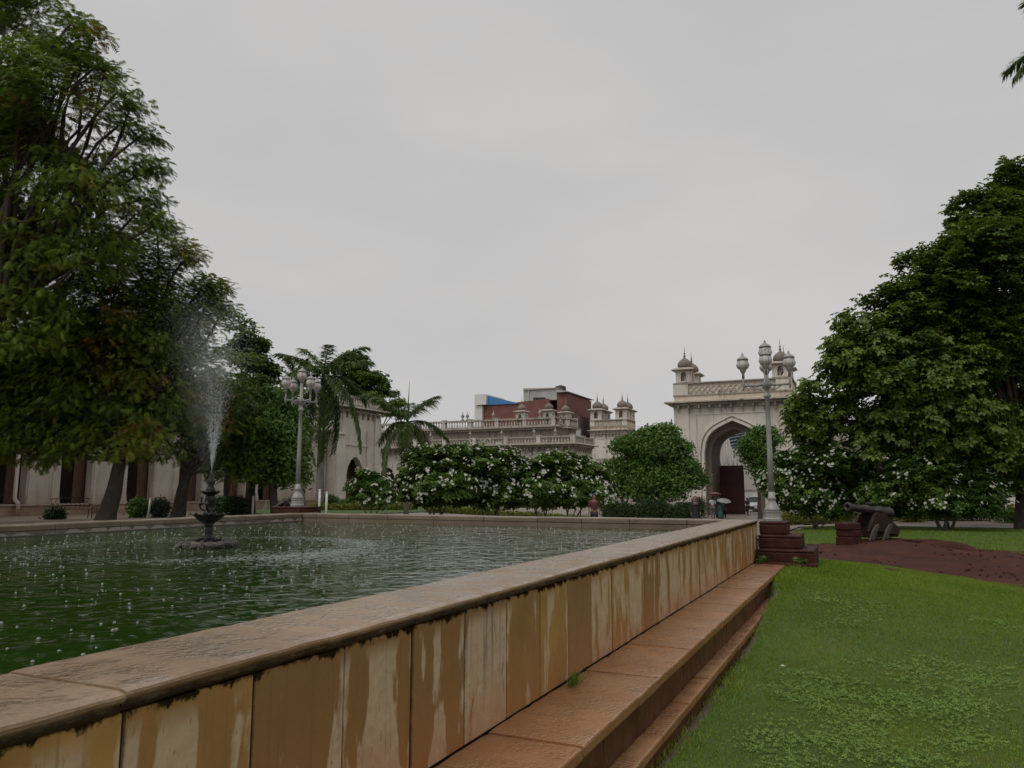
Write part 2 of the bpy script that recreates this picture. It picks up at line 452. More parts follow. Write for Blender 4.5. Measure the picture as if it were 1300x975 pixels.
# ground
m = NT('red_wet_soil'); v = m.pos(); n1 = m.noise(v, 1.1, 6, 0.65); n2 = m.noise(v, 24, 5, 0.7)
c = m.ramp(n1, [(0.3, (0.050, 0.013, 0.008)), (0.55, (0.10, 0.029, 0.018)), (0.75, (0.16, 0.064, 0.043))])
c = m.mix(m.rng(n2, 0.5, 0.75, 0, 0.5), c, (0.05, 0.022, 0.016)); m.col(c)
m.rough(m.rng(n1, 0.35, 0.65, 0.55, 0.85)); m.b.inputs['Specular IOR Level'].default_value = 0.25; m.bump(m.math('ADD', n2, m.math('MULTIPLY', n1, 2)), 1.0, 0.09); M['soil'] = m.m
m = NT('lawn_turf'); v = m.pos(); n1 = m.noise(v, 0.7, 5, 0.6); n2 = m.noise(v, 30, 5, 0.7)
c = m.ramp(n1, [(0.3, (0.042, 0.082, 0.011)), (0.6, (0.066, 0.115, 0.015)), (0.8, (0.09, 0.125, 0.021))])
c = m.mix(m.rng(n2, 0.4, 0.75, 0, 0.6), c, (0.03, 0.06, 0.012)); m.col(c); m.rough(0.8); m.bump(n2, 0.8, 0.03); M['turf'] = m.m
m = NT('damp_yard_ground'); v = m.pos(); n1 = m.noise(v, 0.25, 6, 0.6); n2 = m.noise(v, 8, 5, 0.7)
c = m.ramp(n1, [(0.3, (0.10, 0.075, 0.05)), (0.7, (0.17, 0.13, 0.09))]); c = m.mix(m.rng(n2, 0.4, 0.8, 0, 0.5), c, (0.07, 0.05, 0.035))
m.col(c); m.rough(0.65); m.bump(n2, 0.4, 0.03); M['yard'] = m.m
M['paving'] = wetstone('wet_paving', (0.20, 0.17, 0.14), (0.28, 0.24, 0.20), (0.25, 0.17, 0.12), 0.3, 0.6, 0.4)

# pool water: murky green, pocked by rain
m = NT('murky_green_pool_water'); v = m.pos()
n1 = m.noise(v, 0.35, 4)
m.col(m.ramp(n1, [(0.3, (0.009, 0.030, 0.004)), (0.7, (0.018, 0.045, 0.006))]))
m.rough(0.05); m.b.inputs['IOR'].default_value = 1.333
v1 = m.vor(v, 5.5); ring = m.math('SINE', m.math('MULTIPLY', v1, 62.0))
ring = m.math('MULTIPLY', ring, m.rng(v1, 0.0, 0.42, 1, 0, True))
v2 = m.vor(m.mapping(v, (1, 1, 1), (3.7, 1.9, 0)), 11.0); ring2 = m.math('MULTIPLY', m.math('SINE', m.math('MULTIPLY', v2, 44.0)), m.rng(v2, 0.0, 0.5, 1, 0, True))
rip = m.noise(m.mapping(v, (1.0, 1.0, 1.0)), 6.5, 4, 0.6, 0.4)
h = m.math('ADD', m.math('MULTIPLY', ring, 0.28), m.math('ADD', m.math('MULTIPLY', ring2, 0.2), m.math('MULTIPLY', rip, 1.1)))
wv = m.noise(m.mapping(v, (1.0, 1.0, 1.0), (5, 2, 0)), 3.4, 2, 0.5, 0.6)
h = m.math('ADD', h, m.math('MULTIPLY', wv, 6.0))
m.bump(h, 0.24, 0.018); M['water'] = m.m

m = NT('splash_water'); m.col((0.36, 0.40, 0.36)); m.rough(0.10)
tr = m.n('ShaderNodeBsdfTransparent'); ms = m.n('ShaderNodeMixShader'); ms.inputs[0].default_value = 0.42
m.l(tr.outputs[0], ms.inputs[2]); m.l(m.b.outputs[0], ms.inputs[1]); m.l(ms.outputs[0], m.out.inputs['Surface']); M['splash'] = m.m
m = NT('spray_droplet_water'); m.col((0.80, 0.82, 0.82)); m.rough(0.3)
tl = m.n('ShaderNodeBsdfTranslucent'); tl.inputs[0].default_value = (0.85, 0.87, 0.87, 1)
ms = m.n('ShaderNodeMixShader'); ms.inputs[0].default_value = 0.5
tr = m.n('ShaderNodeBsdfTransparent'); ms2 = m.n('ShaderNodeMixShader'); ms2.inputs[0].default_value = 0.55
m.l(m.b.outputs[0], ms.inputs[1]); m.l(tl.outputs[0], ms.inputs[2]); m.l(ms.outputs[0], ms2.inputs[1]); m.l(tr.outputs[0], ms2.inputs[2])
m.l(ms2.outputs[0], m.out.inputs['Surface']); M['spray'] = m.m

M['neem'] = leafmat('neem_leaf', [(0.0, (0.06, 0.112, 0.018)), (0.35, (0.13, 0.20, 0.026)), (0.7, (0.215, 0.26, 0.032)), (0.9, (0.285, 0.245, 0.04)), (1.0, (0.26, 0.14, 0.04))], 0.5, 0.35, 0.2)
M['broad'] = leafmat('broad_leaf', [(0.0, (0.05, 0.095, 0.014)), (0.5, (0.11, 0.165, 0.020)), (1.0, (0.16, 0.22, 0.03))], 0.45, 0.28, 0.35)
M['plumeria'] = leafmat('frangipani_leaf', [(0.0, (0.045, 0.10, 0.02)), (0.5, (0.085, 0.155, 0.026)), (1.0, (0.14, 0.20, 0.034))], 0.45, 0.18, 0.25)
M['ficus'] = leafmat('bushy_leaf', [(0.0, (0.045, 0.115, 0.018)), (0.5, (0.08, 0.165, 0.024)), (1.0, (0.12, 0.205, 0.03))], 0.42, 0.2)
M['croton'] = leafmat('yellow_green_leaf', [(0.0, (0.08, 0.12, 0.018)), (0.6, (0.17, 0.185, 0.025)), (1.0, (0.26, 0.21, 0.03))], 0.45, 0.25)
M['hedge'] = leafmat('hedge_leaf', [(0.0, (0.02, 0.045, 0.013)), (1.0, (0.05, 0.085, 0.02))], 0.45, 0.15)
M['palm'] = leafmat('palm_leaf', [(0.0, (0.045, 0.08, 0.02)), (0.6, (0.085, 0.13, 0.032)), (1.0, (0.13, 0.17, 0.045))], 0.5, 0.3, 0.2)
M['petal'] = leafmat('white_petal', [(0.0, (0.78, 0.78, 0.72)), (1.0, (0.82, 0.80, 0.70))], 0.6, 0.35)
M['blade'] = leafmat('grass_blade', [(0.0, (0.12, 0.20, 0.014)), (0.6, (0.195, 0.285, 0.024)), (0.9, (0.27, 0.30, 0.04)), (1.0, (0.30, 0.25, 0.10))], 0.5, 0.3, 0.25)
M['weed'] = leafmat('clover_leaf', [(0.0, (0.145, 0.27, 0.038)), (1.0, (0.235, 0.35, 0.075))], 0.5, 0.3, 0.3)
# ------------------------------------------------------------------ foliage
def tmpl_neem(n=5):
    V = []; F = []
    for k in range(n):
        x = 0.15 + 0.85 * k / n
        for sgn in (-1, 1):
            b = len(V); L = 0.34 * (1 - 0.35 * abs(k / n - 0.4))
            V += [(x - 0.02, 0, -0.10 * x * x), (x + 0.14, 0.0, -0.10 * x * x), (x + 0.2, sgn * L, -0.06 - 0.2 * x * x)]
            F.append((b, b + 1, b + 2) if sgn > 0 else (b, b + 2, b + 1))
    b = len(V); V += [(0.9, -0.03, -0.1), (0.9, 0.03, -0.1), (1.15, 0, -0.2)]; F.append((b, b + 1, b + 2))
    return np.array(V, float), np.array(F)
def tmpl_whorl(n=6, wd=0.3, droop=0.25, lift=0.15, seed=0):
    rg = np.random.default_rng(seed); V = []; F = []
    for k in range(n):
        a = 2 * PI * k / n + rg.uniform(-.3, .3); L = rg.uniform(0.75, 1.1)
        ca, sa = math.cos(a), math.sin(a); b = len(V)
        def q(r, t, z): V.append((r * ca - t * sa, r * sa + t * ca, z))
        q(0.06, 0, 0.02); q(0.6 * L, wd * 0.5, lift); q(0.6 * L, -wd * 0.5, lift); q(L, 0, lift - droop)
        F += [(b, b + 3, b + 1), (b, b + 2, b + 3)]
    return np.array(V, float), np.array(F)
def tmpl_flower():
    V = []; F = []
    for k in range(5):
        a = 2 * PI * k / 5; b = len(V)
        V += [(0, 0, 0), (math.cos(a - .45) * .8, math.sin(a - .45) * .8, .35), (math.cos(a + .1) * 1.05, math.sin(a + .1) * 1.05, .4), (math.cos(a + .5) * .7, math.sin(a + .5) * .7, .3)]
        F += [(b, b + 1, b + 2), (b, b + 2, b + 3)]
    return np.array(V, float), np.array(F)
def tmpl_clump(n=9, seed=3):
    rg = np.random.default_rng(seed); V = []; F = []
    for k in range(n):
        c = rg.normal(0, 0.38, 3); d = rg.normal(0, 1, 3); d /= np.linalg.norm(d); e = np.cross(d, rg.normal(0, 1, 3)); e /= np.linalg.norm(e)
        b = len(V); V += [tuple(c), tuple(c + d * .3 + e * .14), tuple(c + d * .6), tuple(c + d * .3 - e * .14)]
        F += [(b, b + 1, b + 2), (b, b + 2, b + 3)]
    return np.array(V, float), np.array(F)
T_NEEM = tmpl_neem(); T_BROAD = tmpl_whorl(5, 0.62, 0.3, 0.12, 1); T_PLUM = tmpl_whorl(6, 0.38, 0.12, 0.32, 2); T_FLOWER = tmpl_flower(); T_BUSH = tmpl_clump()

def np_mesh(name, V, F, tint=None):
    me = bpy.data.meshes.new(name)
    me.vertices.add(len(V)); me.vertices.foreach_set('co', V.astype(np.float32).ravel())
    k = F.shape[1]
    me.loops.add(F.size); me.loops.foreach_set('vertex_index', F.astype(np.int32).ravel())
    me.polygons.add(len(F))
    me.polygons.foreach_set('loop_start', np.arange(0, F.size, k, dtype=np.int32))
    me.polygons.foreach_set('loop_total', np.full(len(F), k, dtype=np.int32))
    if tint is not None:
        a = me.attributes.new('tint', 'FLOAT', 'POINT'); a.data.foreach_set('value', tint.astype(np.float32))
    me.update(calc_edges=True); me.validate()
    return me
def scatter(name, pos, nrm, tan, size, tint, tmpl, mat, parent, kind='stuff'):
    """one mesh of many leaf sprays; pos (n,3) is in world space"""
    TV, TF = tmpl; n = len(pos)
    nrm = nrm / np.maximum(np.linalg.norm(nrm, axis=1, keepdims=True), 1e-6)
    tan = tan - nrm * np.sum(tan * nrm, 1, keepdims=True)
    tan = tan / np.maximum(np.linalg.norm(tan, axis=1, keepdims=True), 1e-6)
    bit = np.cross(nrm, tan)
    org = np.array(WLOC.get(parent.name, (0, 0, 0))) if parent is not None else np.zeros(3)
    L = TV[None] * size[:, None, None]
    V = (pos - org)[:, None] + L[..., :1] * tan[:, None] + L[..., 1:2] * bit[:, None] + L[..., 2:] * nrm[:, None]
    F = TF[None] + (np.arange(n) * len(TV))[:, None, None]
    me = np_mesh(name, V.reshape(-1, 3), F.reshape(-1, TF.shape[1]), np.repeat(tint, len(TV)))
    return link(name, me, parent, mat, kind=kind)
def unit(n, rg=RNG):
    d = rg.normal(0, 1, (n, 3)); return d / np.linalg.norm(d, axis=1, keepdims=True)

def lobes_world(lobes, d):
    out = []
    for L in lobes:
        px, py, rx = L[:3]; ry = L[3] if len(L) > 3 and L[3] else rx; dd = L[4] if len(L) > 4 else RNG.uniform(-0.35, 0.35) * rx * d / 984 * 1.6
        c = P(px, py, d + dd); k = (d + dd) / 984
        out.append((np.array(c), rx * k, ry * k))
    return out
def clumps_in(lobes, spacing, shell=0.45, jit=1.0, lower=0.55):
    """clump centres through each lobe, denser to its outside"""
    cs = []
    for c, rx, rz in lobes:
        n = max(7, int(0.5 * 4.19 * rx * rx * rz / spacing ** 3))
        d = unit(n); d[:, 2] = np.where(d[:, 2] < -lower, -d[:, 2], d[:, 2])
        r = RNG.uniform(shell ** 2, 1, n) ** 0.5
        cs.append(c + d * r[:, None] * np.array([rx, rx, rz]))
    return np.concatenate(cs)
def leaf_cloud(name, centers, crad, per, size, tmpl, mat, parent, lob, droop=0.3, flat=0.7, hue=None, kind='stuff', dens_var=0.5):
    n = len(centers)
    cnt = np.maximum(2, (per * RNG.uniform(1 - dens_var, 1 + dens_var, n)).astype(int))
    idx = np.repeat(np.arange(n), cnt); m = len(idx)
    off = unit(m) * (RNG.uniform(0, 1, m) ** 0.45)[:, None] * crad
    off[:, 2] *= flat
    pos = centers[idx] + off
    mid = np.mean([c for c, _, _ in lob], axis=0)
    outw = pos - mid; outw /= np.linalg.norm(outw, axis=1, keepdims=True)
    nr = np.array([0, 0, 1.0]) * 0.9 + outw * 0.45 + RNG.normal(0, 0.38, (m, 3))
    ta = off / crad + outw * 0.6 + RNG.normal(0, 0.5, (m, 3)); ta[:, 2] -= droop
    th = RNG.uniform(0, 1, n) * 0.7 if hue is None else hue
    tint = np.clip(th[idx] + RNG.normal(0, 0.13, m), 0, 1)
    sz = size * RNG.uniform(0.7, 1.25, m)
    return scatter(name, pos, nr, ta, sz, tint, tmpl, mat, parent, kind)

def wobble(a, b, n, amp, sag=0.0):
    a = Vector(a); b = Vector(b); out = []
    L = (b - a).length
    for i in range(n + 1):
        t = i / n; p = a.lerp(b, t)
        if 0 < i < n: p = p + Vector((random.uniform(-1, 1), random.uniform(-1, 1), random.uniform(-1, 1))) * amp * L
        p.z += sag * L * math.sin(PI * t)
        out.append(p)
    return out
def smooth(pts, it=2):
    for _ in range(it):
        q = [pts[0]]
        for a, b in zip(pts[:-1], pts[1:]):
            q += [a.lerp(b, .25), a.lerp(b, .75)]
        q.append(pts[-1]); pts = q
    return pts
def tree(name, label, cat, base, lobes, d, mat, tmpl, trunk_r, trunk_top, spacing, crad, per, leaf, bark='bark', group=None, hue=None, droop=0.3, shell=0.45, flowers=0, lean=(0, 0), sparse=None, twigs=0.45, multi=1, flat=0.7):
    t = thing(name, label, cat, base, group=group)
    lw = lobes_world(lobes, d)
    cs = clumps_in(lw, spacing, shell)
    base = Vector(base); top = Vector(trunk_top)
    tk = MB()
    tops = []
    for k in range(multi):
        if multi == 1:
            b0, t0, rr = base, top, trunk_r
        else:
            a = 2 * PI * k / multi + random.uniform(-.4, .4); b0 = base + Vector((math.cos(a), math.sin(a), 0)) * trunk_r * 0.9
            h = top.z - base.z; t0 = base + Vector((math.cos(a) * h * random.uniform(.4, .8), math.sin(a) * h * random.uniform(.4, .8), h * random.uniform(.8, 1.1))); rr = trunk_r * 0.62
        pts = smooth(wobble(b0 - Vector((0, 0, .15)), t0, 4, 0.02 if multi == 1 else .1), 1)
        n = len(pts); rad = [rr * (1.0 - 0.42 * i / (n - 1)) * (1 + 0.55 * math.exp(-i * 1.1)) for i in range(n)]
        tk.tube(pts, rad, 10); tops.append((t0, rr * 0.58))
    tk.build('trunk', M[bark], t)
    br = MB()
    for c, rx, rz in lw:
        t0, r0 = min(tops, key=lambda q: (q[0] - Vector(c)).length)
        tgt = Vector(c)
        pts = smooth(wobble(t0 - Vector((0, 0, .1 * trunk_r)), tgt, 4, 0.07, 0.06), 1)
        n = len(pts); r1 = r0 * 0.5
        br.tube(pts, [r1 * (1 - 0.8 * i / (n - 1)) + 0.012 for i in range(n)], 6)
        dist = np.linalg.norm((cs - c) / np.array([rx, rx, rz]), axis=1)
        for q in np.where(dist < 1.05)[0]:
            if random.random() < twigs:
                s0 = pts[random.randint(n // 2, n - 1)]
                pp = wobble(s0, Vector(cs[q]), 3, 0.07, 0.05)
                br.tube(pp, [max(.012, r1 * .22), max(.01, r1 * .15), max(.008, r1 * .1), .006], 4, cap=False)
    br.build('branches', M[bark], t, kind='stuff')
    if sparse is not None:
        keep = np.array([random.random() < sparse(c) for c in cs]); cs = cs[keep]
    hv = None
    if hue is not None: hv = np.array([hue(c) for c in cs])
    leaf_cloud('crown', cs, crad, per, leaf, tmpl, M[mat], t, lw, droop, flat=flat, hue=hv)
    if flowers:
        # blossoms sit at the outer tips
        mid = np.mean([c for c, _, _ in lw], axis=0)
        k = RNG.choice(len(cs), min(len(cs), flowers), replace=False)
        out = []
        for c, rx, rz in lw:
            n = int(1.5 * flowers * rx * rz / sum(a * b for _, a, b in lw)) + 1
            dd = unit(n * 2); dd = dd[dd[:, 2] > -0.35][:n]
            out.append(c + dd * np.array([rx, rx, rz]) * RNG.uniform(1.08, 1.3, (len(dd), 1)) + np.array([0, 0, .1]))
        pos = np.concatenate(out); n = len(pos)
        # each truss is two to four flowers
        pos = np.repeat(pos, 3, 0) + RNG.normal(0, 0.07, (n * 3, 3)); n = len(pos)
        nr = pos - mid; nr = nr / np.linalg.norm(nr, axis=1, keepdims=True) + RNG.normal(0, .4, (n, 3)) + np.array([0, 0, .5])
        scatter('blossom', pos, nr, RNG.normal(0, 1, (n, 3)), RNG.uniform(.048, .078, n), RNG.uniform(0, 1, n), T_FLOWER, M['petal'], t)
    return t

def shrub(name, label, cat, base, rx, rz, mat, leaf, per, group=None, hue=None, stems=True):
    t = thing(name, label, cat, base, group=group)
    c = np.array(base) + np.array([0, 0, rz * 1.02])
    lw = [(c, rx, rz)]
    if stems:
        s = MB()
        for k in range(5):
            a = random.uniform(0, 2 * PI); s.tube(wobble(base, c + np.array([math.cos(a), math.sin(a), 0.3]) * rx * .5, 3, .08), [.03, .022, .016, .01], 5)
        s.build('stem', M['bark'], t)
    n = int(per); dd = unit(n); r = RNG.uniform(0.35, 1, n) ** .5
    pos = c + dd * r[:, None] * np.array([rx, rx, rz]) * (1 + 0.10 * np.sin(dd[:, :1] * 5 + 1) * np.sin(dd[:, 1:2] * 6))
    nr = dd + np.array([0, 0, .5]) + RNG.normal(0, .5, (n, 3))
    tint = np.clip(RNG.uniform(0, .8, n), 0, 1)
    scatter('foliage', pos, nr, RNG.normal(0, 1, (n, 3)), leaf * RNG.uniform(.7, 1.3, n), tint, T_BUSH, M[mat], t)
    return t
def hedge_row(name, label, cat, a, b, width, height, mat, leaf, dens, group=None):
    a = Vector(a); b = Vector(b); mid = (a + b) / 2; mid.z = min(a.z, b.z)
    t = thing(name, label, cat, mid, group=group)
    L = (b - a).length; n = int(dens * L)
    u = RNG.uniform(0, 1, n); ax = np.array(b - a); side = np.array(Vector((b - a)).cross(Vector((0, 0, 1))).normalized())
    th = RNG.uniform(0, PI, n); lump = 1 + 0.16 * np.sin(u * L * 2.1 + 1) + .1 * np.sin(u * L * 5.3)
    rr = RNG.uniform(.5, 1, n) ** .5
    pos = np.array(a) + u[:, None] * ax + side * (np.cos(th) * rr * width / 2)[:, None]
    pos[:, 2] += np.sin(th) ** .6 * rr * height * lump + .02
    nr = side * np.cos(th)[:, None] + np.array([0, 0, 1.]) * np.sin(th)[:, None] + RNG.normal(0, .5, (n, 3))
    scatter('foliage', pos, nr, RNG.normal(0, 1, (n, 3)), leaf * RNG.uniform(.7, 1.3, n), np.clip(RNG.uniform(0, 1, n), 0, 1), T_BUSH, M[mat], t)
    s = MB()
    for k in range(max(2, int(L * 1.5))):
        q = a.lerp(b, (k + .5) / max(2, int(L * 1.5))); s.tube([q, q + Vector((random.uniform(-.05, .05), random.uniform(-.05, .05), height * .8))], [.02, .008], 4)
    s.build('stems', M['bark'], t, kind='stuff')
    return t

def frond_mesh(L, width, hang, seed, stiff=False):
    rg = random.Random(seed); n = 30
    pts = []
    for i in range(n + 1):
        t = i / n; pts.append(Vector((L * t * (1 - .12 * t), 0, L * (0.34 * t - hang * t * t))))
    mb = MB(); mb.tube(pts, [0.045 * (1 - .85 * i / n) + .004 for i in range(n + 1)], 4, cap=False)
    for i in range(3, n + 1):
        p = pts[i]; t = i / n; tg = (pts[min(n, i + 1)] - pts[i - 1]).normalized()
        ll = width * (0.45 + 0.55 * math.sin(PI * min(1, t * .9 + .05))) * rg.uniform(.85, 1.15)
        for k in range(3):
            for sg in (-1, 1):
                dr = (tg * rg.uniform(.35, .8) + Vector((0, sg, 0)) * rg.uniform(.5, 1.0) + Vector((0, 0, rg.uniform(-.75, .1) if not stiff else rg.uniform(-.1, .5)))).normalized()
                q = p + tg * rg.uniform(-.5, .5) * L / n
                sd_ = dr.cross(Vector((0, 0, 1))).normalized() * L * .0105
                m1 = q + dr * ll * .55; e = q + dr * ll + Vector((0, 0, -ll * (.28 if not stiff else .02)))
                mb.add([q - sd_ * .6, q + sd_ * .6, m1 + sd_, m1 - sd_, e], [(0, 1, 2, 3), (3, 2, 4)])
    return mb.mesh('frond')
def palm(name, label, base, height, fr_len, nfr, trunk_r, group=None, lean=(0, 0), hang=(.25, 1.1), stiff=False, spear=False, az0=0.0):
    t = thing(name, label, 'palm', base, group=group)
    b = Vector((0, 0, -.1)); top = Vector((lean[0], lean[1], height))
    mb = MB(); pts = [b.lerp(top, i / 10) for i in range(11)]
    rad = [trunk_r * (1.25 - .2 * min(1, i / 2) - .35 * (i / 10)) for i in range(11)]
    mb.tube(pts, rad, 12); mb.build('trunk', M['palm_bark'], t, world=False)
    s = MB(); s.tube([top - Vector((0, 0, .1)), top + Vector((0, 0, fr_len * .12)), top + Vector((0, 0, fr_len * .3))], [trunk_r * .75, trunk_r * .6, trunk_r * .2], 10)
    s.build('crownshaft', M['palm'], t, world=False)
    variants = [frond_mesh(fr_len, fr_len * .23, h, 40 + i, stiff) for i, h in enumerate((hang[0], hang[0] * .6 + hang[1] * .4, hang[1]))]
    for v in variants:
        a = v.attributes.new('tint', 'FLOAT', 'POINT'); a.data.foreach_set('value', np.random.default_rng(len(v.vertices)).uniform(.1, .9, len(v.vertices)).astype(np.float32))
    for k in range(nfr):
        a = az0 + k * 2.39996 + random.uniform(-.2, .2); q = k / nfr
        v = variants[min(2, int(q * 3))]
        elev = R(54 - 80 * q + random.uniform(-9, 9))
        o = link('frond', v, t, M['palm'], top + Vector((0, 0, fr_len * .22 * (1 - q))), (0, -elev + R(18), a))
        o.scale = (random.uniform(.88, 1.1),) * 3
    if spear:
        s = MB(); s.tube([top, top + Vector((.02, 0, fr_len * .5)), top + Vector((.05, .02, fr_len * .95))], [.05, .03, .006], 6); s.build('spear_leaf', M['palm'], t, world=False)
    return t
# terrain beyond: the garden on the far left is raised, the drive to the gate lies lower
def terrain(x, y):
    z = -0.06 * (1 - sstep(8, 13, y)) - 0.28 * sstep(30, 50, y) * (sstep(-26, -19, x) - sstep(-6, 0, x))
    z += 0.5 * sstep(15, 22, -x) * sstep(8, 22, y)
    z += (sstep(-1.44, -1.40, x) if y < 13.45 else sstep(-1.56, -1.53, x) if y < 15.9 else 1.0) * 0.33 * sstep(8.6, 14.4, y) * (1 - sstep(17.5, 21, y)) * math.exp(-((x + 1.0) / 2.3) ** 2)
    z += 0.30 * math.exp(-((x - 0.4) / 2.1) ** 2 - ((y - 25.0) / 2.4) ** 2)
    z += 0.03 * math.sin(x * 0.8 + 1.0) * math.sin(y * 0.55) * (1 - sstep(24, 30, y))
    return z
def drape(name, poly, mat, off, cell, wob=0.0, edge=0.5, rough=0.0):
    """a sheet of ground laid over the terrain"""
    pts = []
    for (x0, y0), (x1, y1) in zip(poly, poly[1:] + poly[:1]):
        n = max(1, int(math.hypot(x1 - x0, y1 - y0) / edge))
        for i in range(n):
            t = i / n; x = x0 + (x1 - x0) * t; y = y0 + (y1 - y0) * t
            x += wob * mnoise.noise(Vector((x * .9, y * .9, 3))) ; y += wob * mnoise.noise(Vector((x * .9, y * .9, 9)))
            pts.append((x, y))
    bm = bmesh.new()
    bm.faces.new([bm.verts.new((x, y, 0)) for x, y in pts])
    xs = [p[0] for p in pts]; ys = [p[1] for p in pts]
    for a0, a1, no in ((min(xs), max(xs), (1, 0, 0)), (min(ys), max(ys), (0, 1, 0))):
        q = math.ceil(a0 / cell) * cell
        while q < a1:
            g = bm.verts[:] + bm.edges[:] + bm.faces[:]
            bmesh.ops.bisect_plane(bm, geom=g, dist=1e-5, plane_co=[q * c for c in no], plane_no=no); q += cell
    bmesh.ops.triangulate(bm, faces=bm.faces)
    for v in bm.verts:
        q = (mnoise.noise(Vector((v.co.x * 1.1, v.co.y * 1.1, 1))) + .6 * mnoise.noise(Vector((v.co.x * 2.9, v.co.y * 2.9, 6)))) if rough else 0
        v.co.z = terrain(v.co.x, v.co.y) + off + rough * max(-.3, q)
    me = bpy.data.meshes.new(name); bm.to_mesh(me); bm.free()
    me.polygons.foreach_set('use_smooth', [True] * len(me.polygons))
    return link(name, me, None, mat, kind='structure')

# ------------------------------------------------------------------ ground sheets
mb = MB()
xs = [-600, -200, -90] + sorted(list(np.arange(-60, 40.1, 1.0)) + [-1.56, -1.53, -1.44, -1.4, -1.3, -1.2]) + [70, 200, 600]
ys = [-300, -60, -20] + sorted(list(np.arange(-8, 60.1, 1.0)) + [13.4, 13.5, 15.85, 15.95]) + [80, 120, 300, 900]
vs = [(x, y, terrain(x, y) - 0.03) for y in ys for x in xs]; nx = len(xs)
mb.add(vs, [(j * nx + i, j * nx + i + 1, (j + 1) * nx + i + 1, (j + 1) * nx + i) for j in range(len(ys) - 1) for i in range(nx - 1)], True)
tag(mb.build('ground', M['yard']), kind='structure')
drape('lawn', [(-1.34, -4), (9, -4), (9, 17.3), (2.7, 17.2), (1.2, 17.9), (0.2, 18.6), (-0.8, 18.3), (-1.05, 17.6), (-1.05, 16.2), (-1.7, 16.15), (-1.7, 13.2), (-1.34, 13.0)], M['turf'], 0.012, 0.5, 0.08)
drape('red_soil_patch', [(-2.2, 17.0), (9.5, 16.0), (14, 22), (9.5, 24.5), (5.5, 25.4), (3.6, 27.4), (0.8, 28.4), (-2.0, 26.8), (-2.3, 22)], M['soil'], 0.004, 0.25, 0.3, rough=.05)
drape('far_lawn', [(-2.2, 20.6), (-1.6, 23), (-1.9, 27.0), (0.8, 28.3), (3.5, 27.4), (5.4, 25.2), (9.5, 24.2), (14, 22), (24, 22), (26, 43), (-3, 43)], M['turf'], 0.02, 0.5, 0.3)
drape('garden_path', [(-3.4, 43.2), (30, 43.2), (30, 45.2), (-3.4, 45.2)], M['paving'], 0.03, 1.0)
drape('forecourt', [(-24, 30), (-3.4, 30), (-3.4, 64), (-4.5, 80), (-15.5, 80), (-24, 64)], M['paving'], 0.02, 1.0)
drape('garden_lawn', [(-37, 36), (-24.5, 30), (-24.5, 63), (-38.5, 50)], M['turf'], 0.03, 1.0, 0.2)

# ------------------------------------------------------------------ pool: right-hand wall, bench, step
ZC, ZW, ZB, ZS = 1.2, 1.0, 0.394, 0.096
wall = thing('pool_wall', 'long ochre stone pool wall with wet coping and pale streaks, beside the bench', 'wall', (-2.35, 5, 0))
b = MB(); b.box(-2.60, -2.13, -5, 16.55, 0.0, 1.118); b.build('core', M['joint'], wall)
PANEL = 0.552
pj = MB(); pj.box(-0.022, 0.022, 0.005, PANEL - 0.005, ZB + 0.004, 1.122)
panel_me = None
for k in range(40):
    y = -5.42 + k * PANEL
    if panel_me is None:
        panel_me = pj.mesh('panel')
    o = link('panel', panel_me, wall, M['slab'], Vector((-2.137 + random.uniform(-.004, .004), y, 0)) - WLOC[wall.name])
    bv = o.modifiers.new('bevel', 'BEVEL'); bv.width = .005; bv.segments = 1
def coping_mesh(L, seed, w_in=-2.65, w_out=-2.08):
    """slab with a rounded nose and a chipped moulding under it, laid along y"""
    w_ = w_out - w_in
    prof = [(0, -.073), (0, -.006), (.012, 0), (w_ - .04, 0), (w_ - .018, -.004), (w_ - .004, -.011), (w_, -.02), (w_ - .004, -.03), (w_ - .013, -.037), (w_ - .025, -.04),
            (w_ - .027, -.047), (w_ - .021, -.051), (w_ - .023, -.061), (w_ - .035, -.073), (w_ - .06, -.0745), (w_ - .06, -.073)]
    rg = random.Random(seed); n = max(2, int(L / .05)); vs = []; fs = []; m_ = len(prof)
    for i in range(n + 1):
        y = .0015 + (L - .003) * i / n
        for u, z in prof:
            q = mnoise.noise(Vector((u * 9, y * 7 + seed * 3.1, z * 30))) ; big = mnoise.noise(Vector((y * 2.1 + seed, z * 9, 5)))
            e = 1 if u > w_ - .06 else .2
            end = .0025 if i in (0, n) and z > -.01 else 0
            vs.append((u - .004 * abs(q) * e - .005 * max(0, big) * e, y, z + .0035 * q * (1 if z < -.001 else .5) - end))
    for i in range(n):
        for j in range(m_):
            j2 = (j + 1) % m_; fs.append((i * m_ + j, i * m_ + j2, (i + 1) * m_ + j2, (i + 1) * m_ + j))
    fs.append(tuple(range(m_))[::-1]); fs.append(tuple(n * m_ + j for j in range(m_)))
    c = MB(); c.add(vs, fs, False); return c.mesh('coping_slab')
CUTS = [-5.1, -3.9, -2.7, -1.55, -.5, .62, 1.73, 2.71, 3.42, 4.14, 5.3, 6.35, 7.4, 8.5, 9.55, 10.7, 11.75, 12.8, 13.9, 15.0, 16.6]
for k in range(len(CUTS) - 1):
    link('coping_slab', coping_mesh(CUTS[k + 1] - CUTS[k], k), wall, M['coping'], Vector((-2.65, CUTS[k], ZC + random.uniform(-.003, .003))) - WLOC[wall.name], (random.uniform(-.003, .003), random.uniform(-.003, .003), 0))

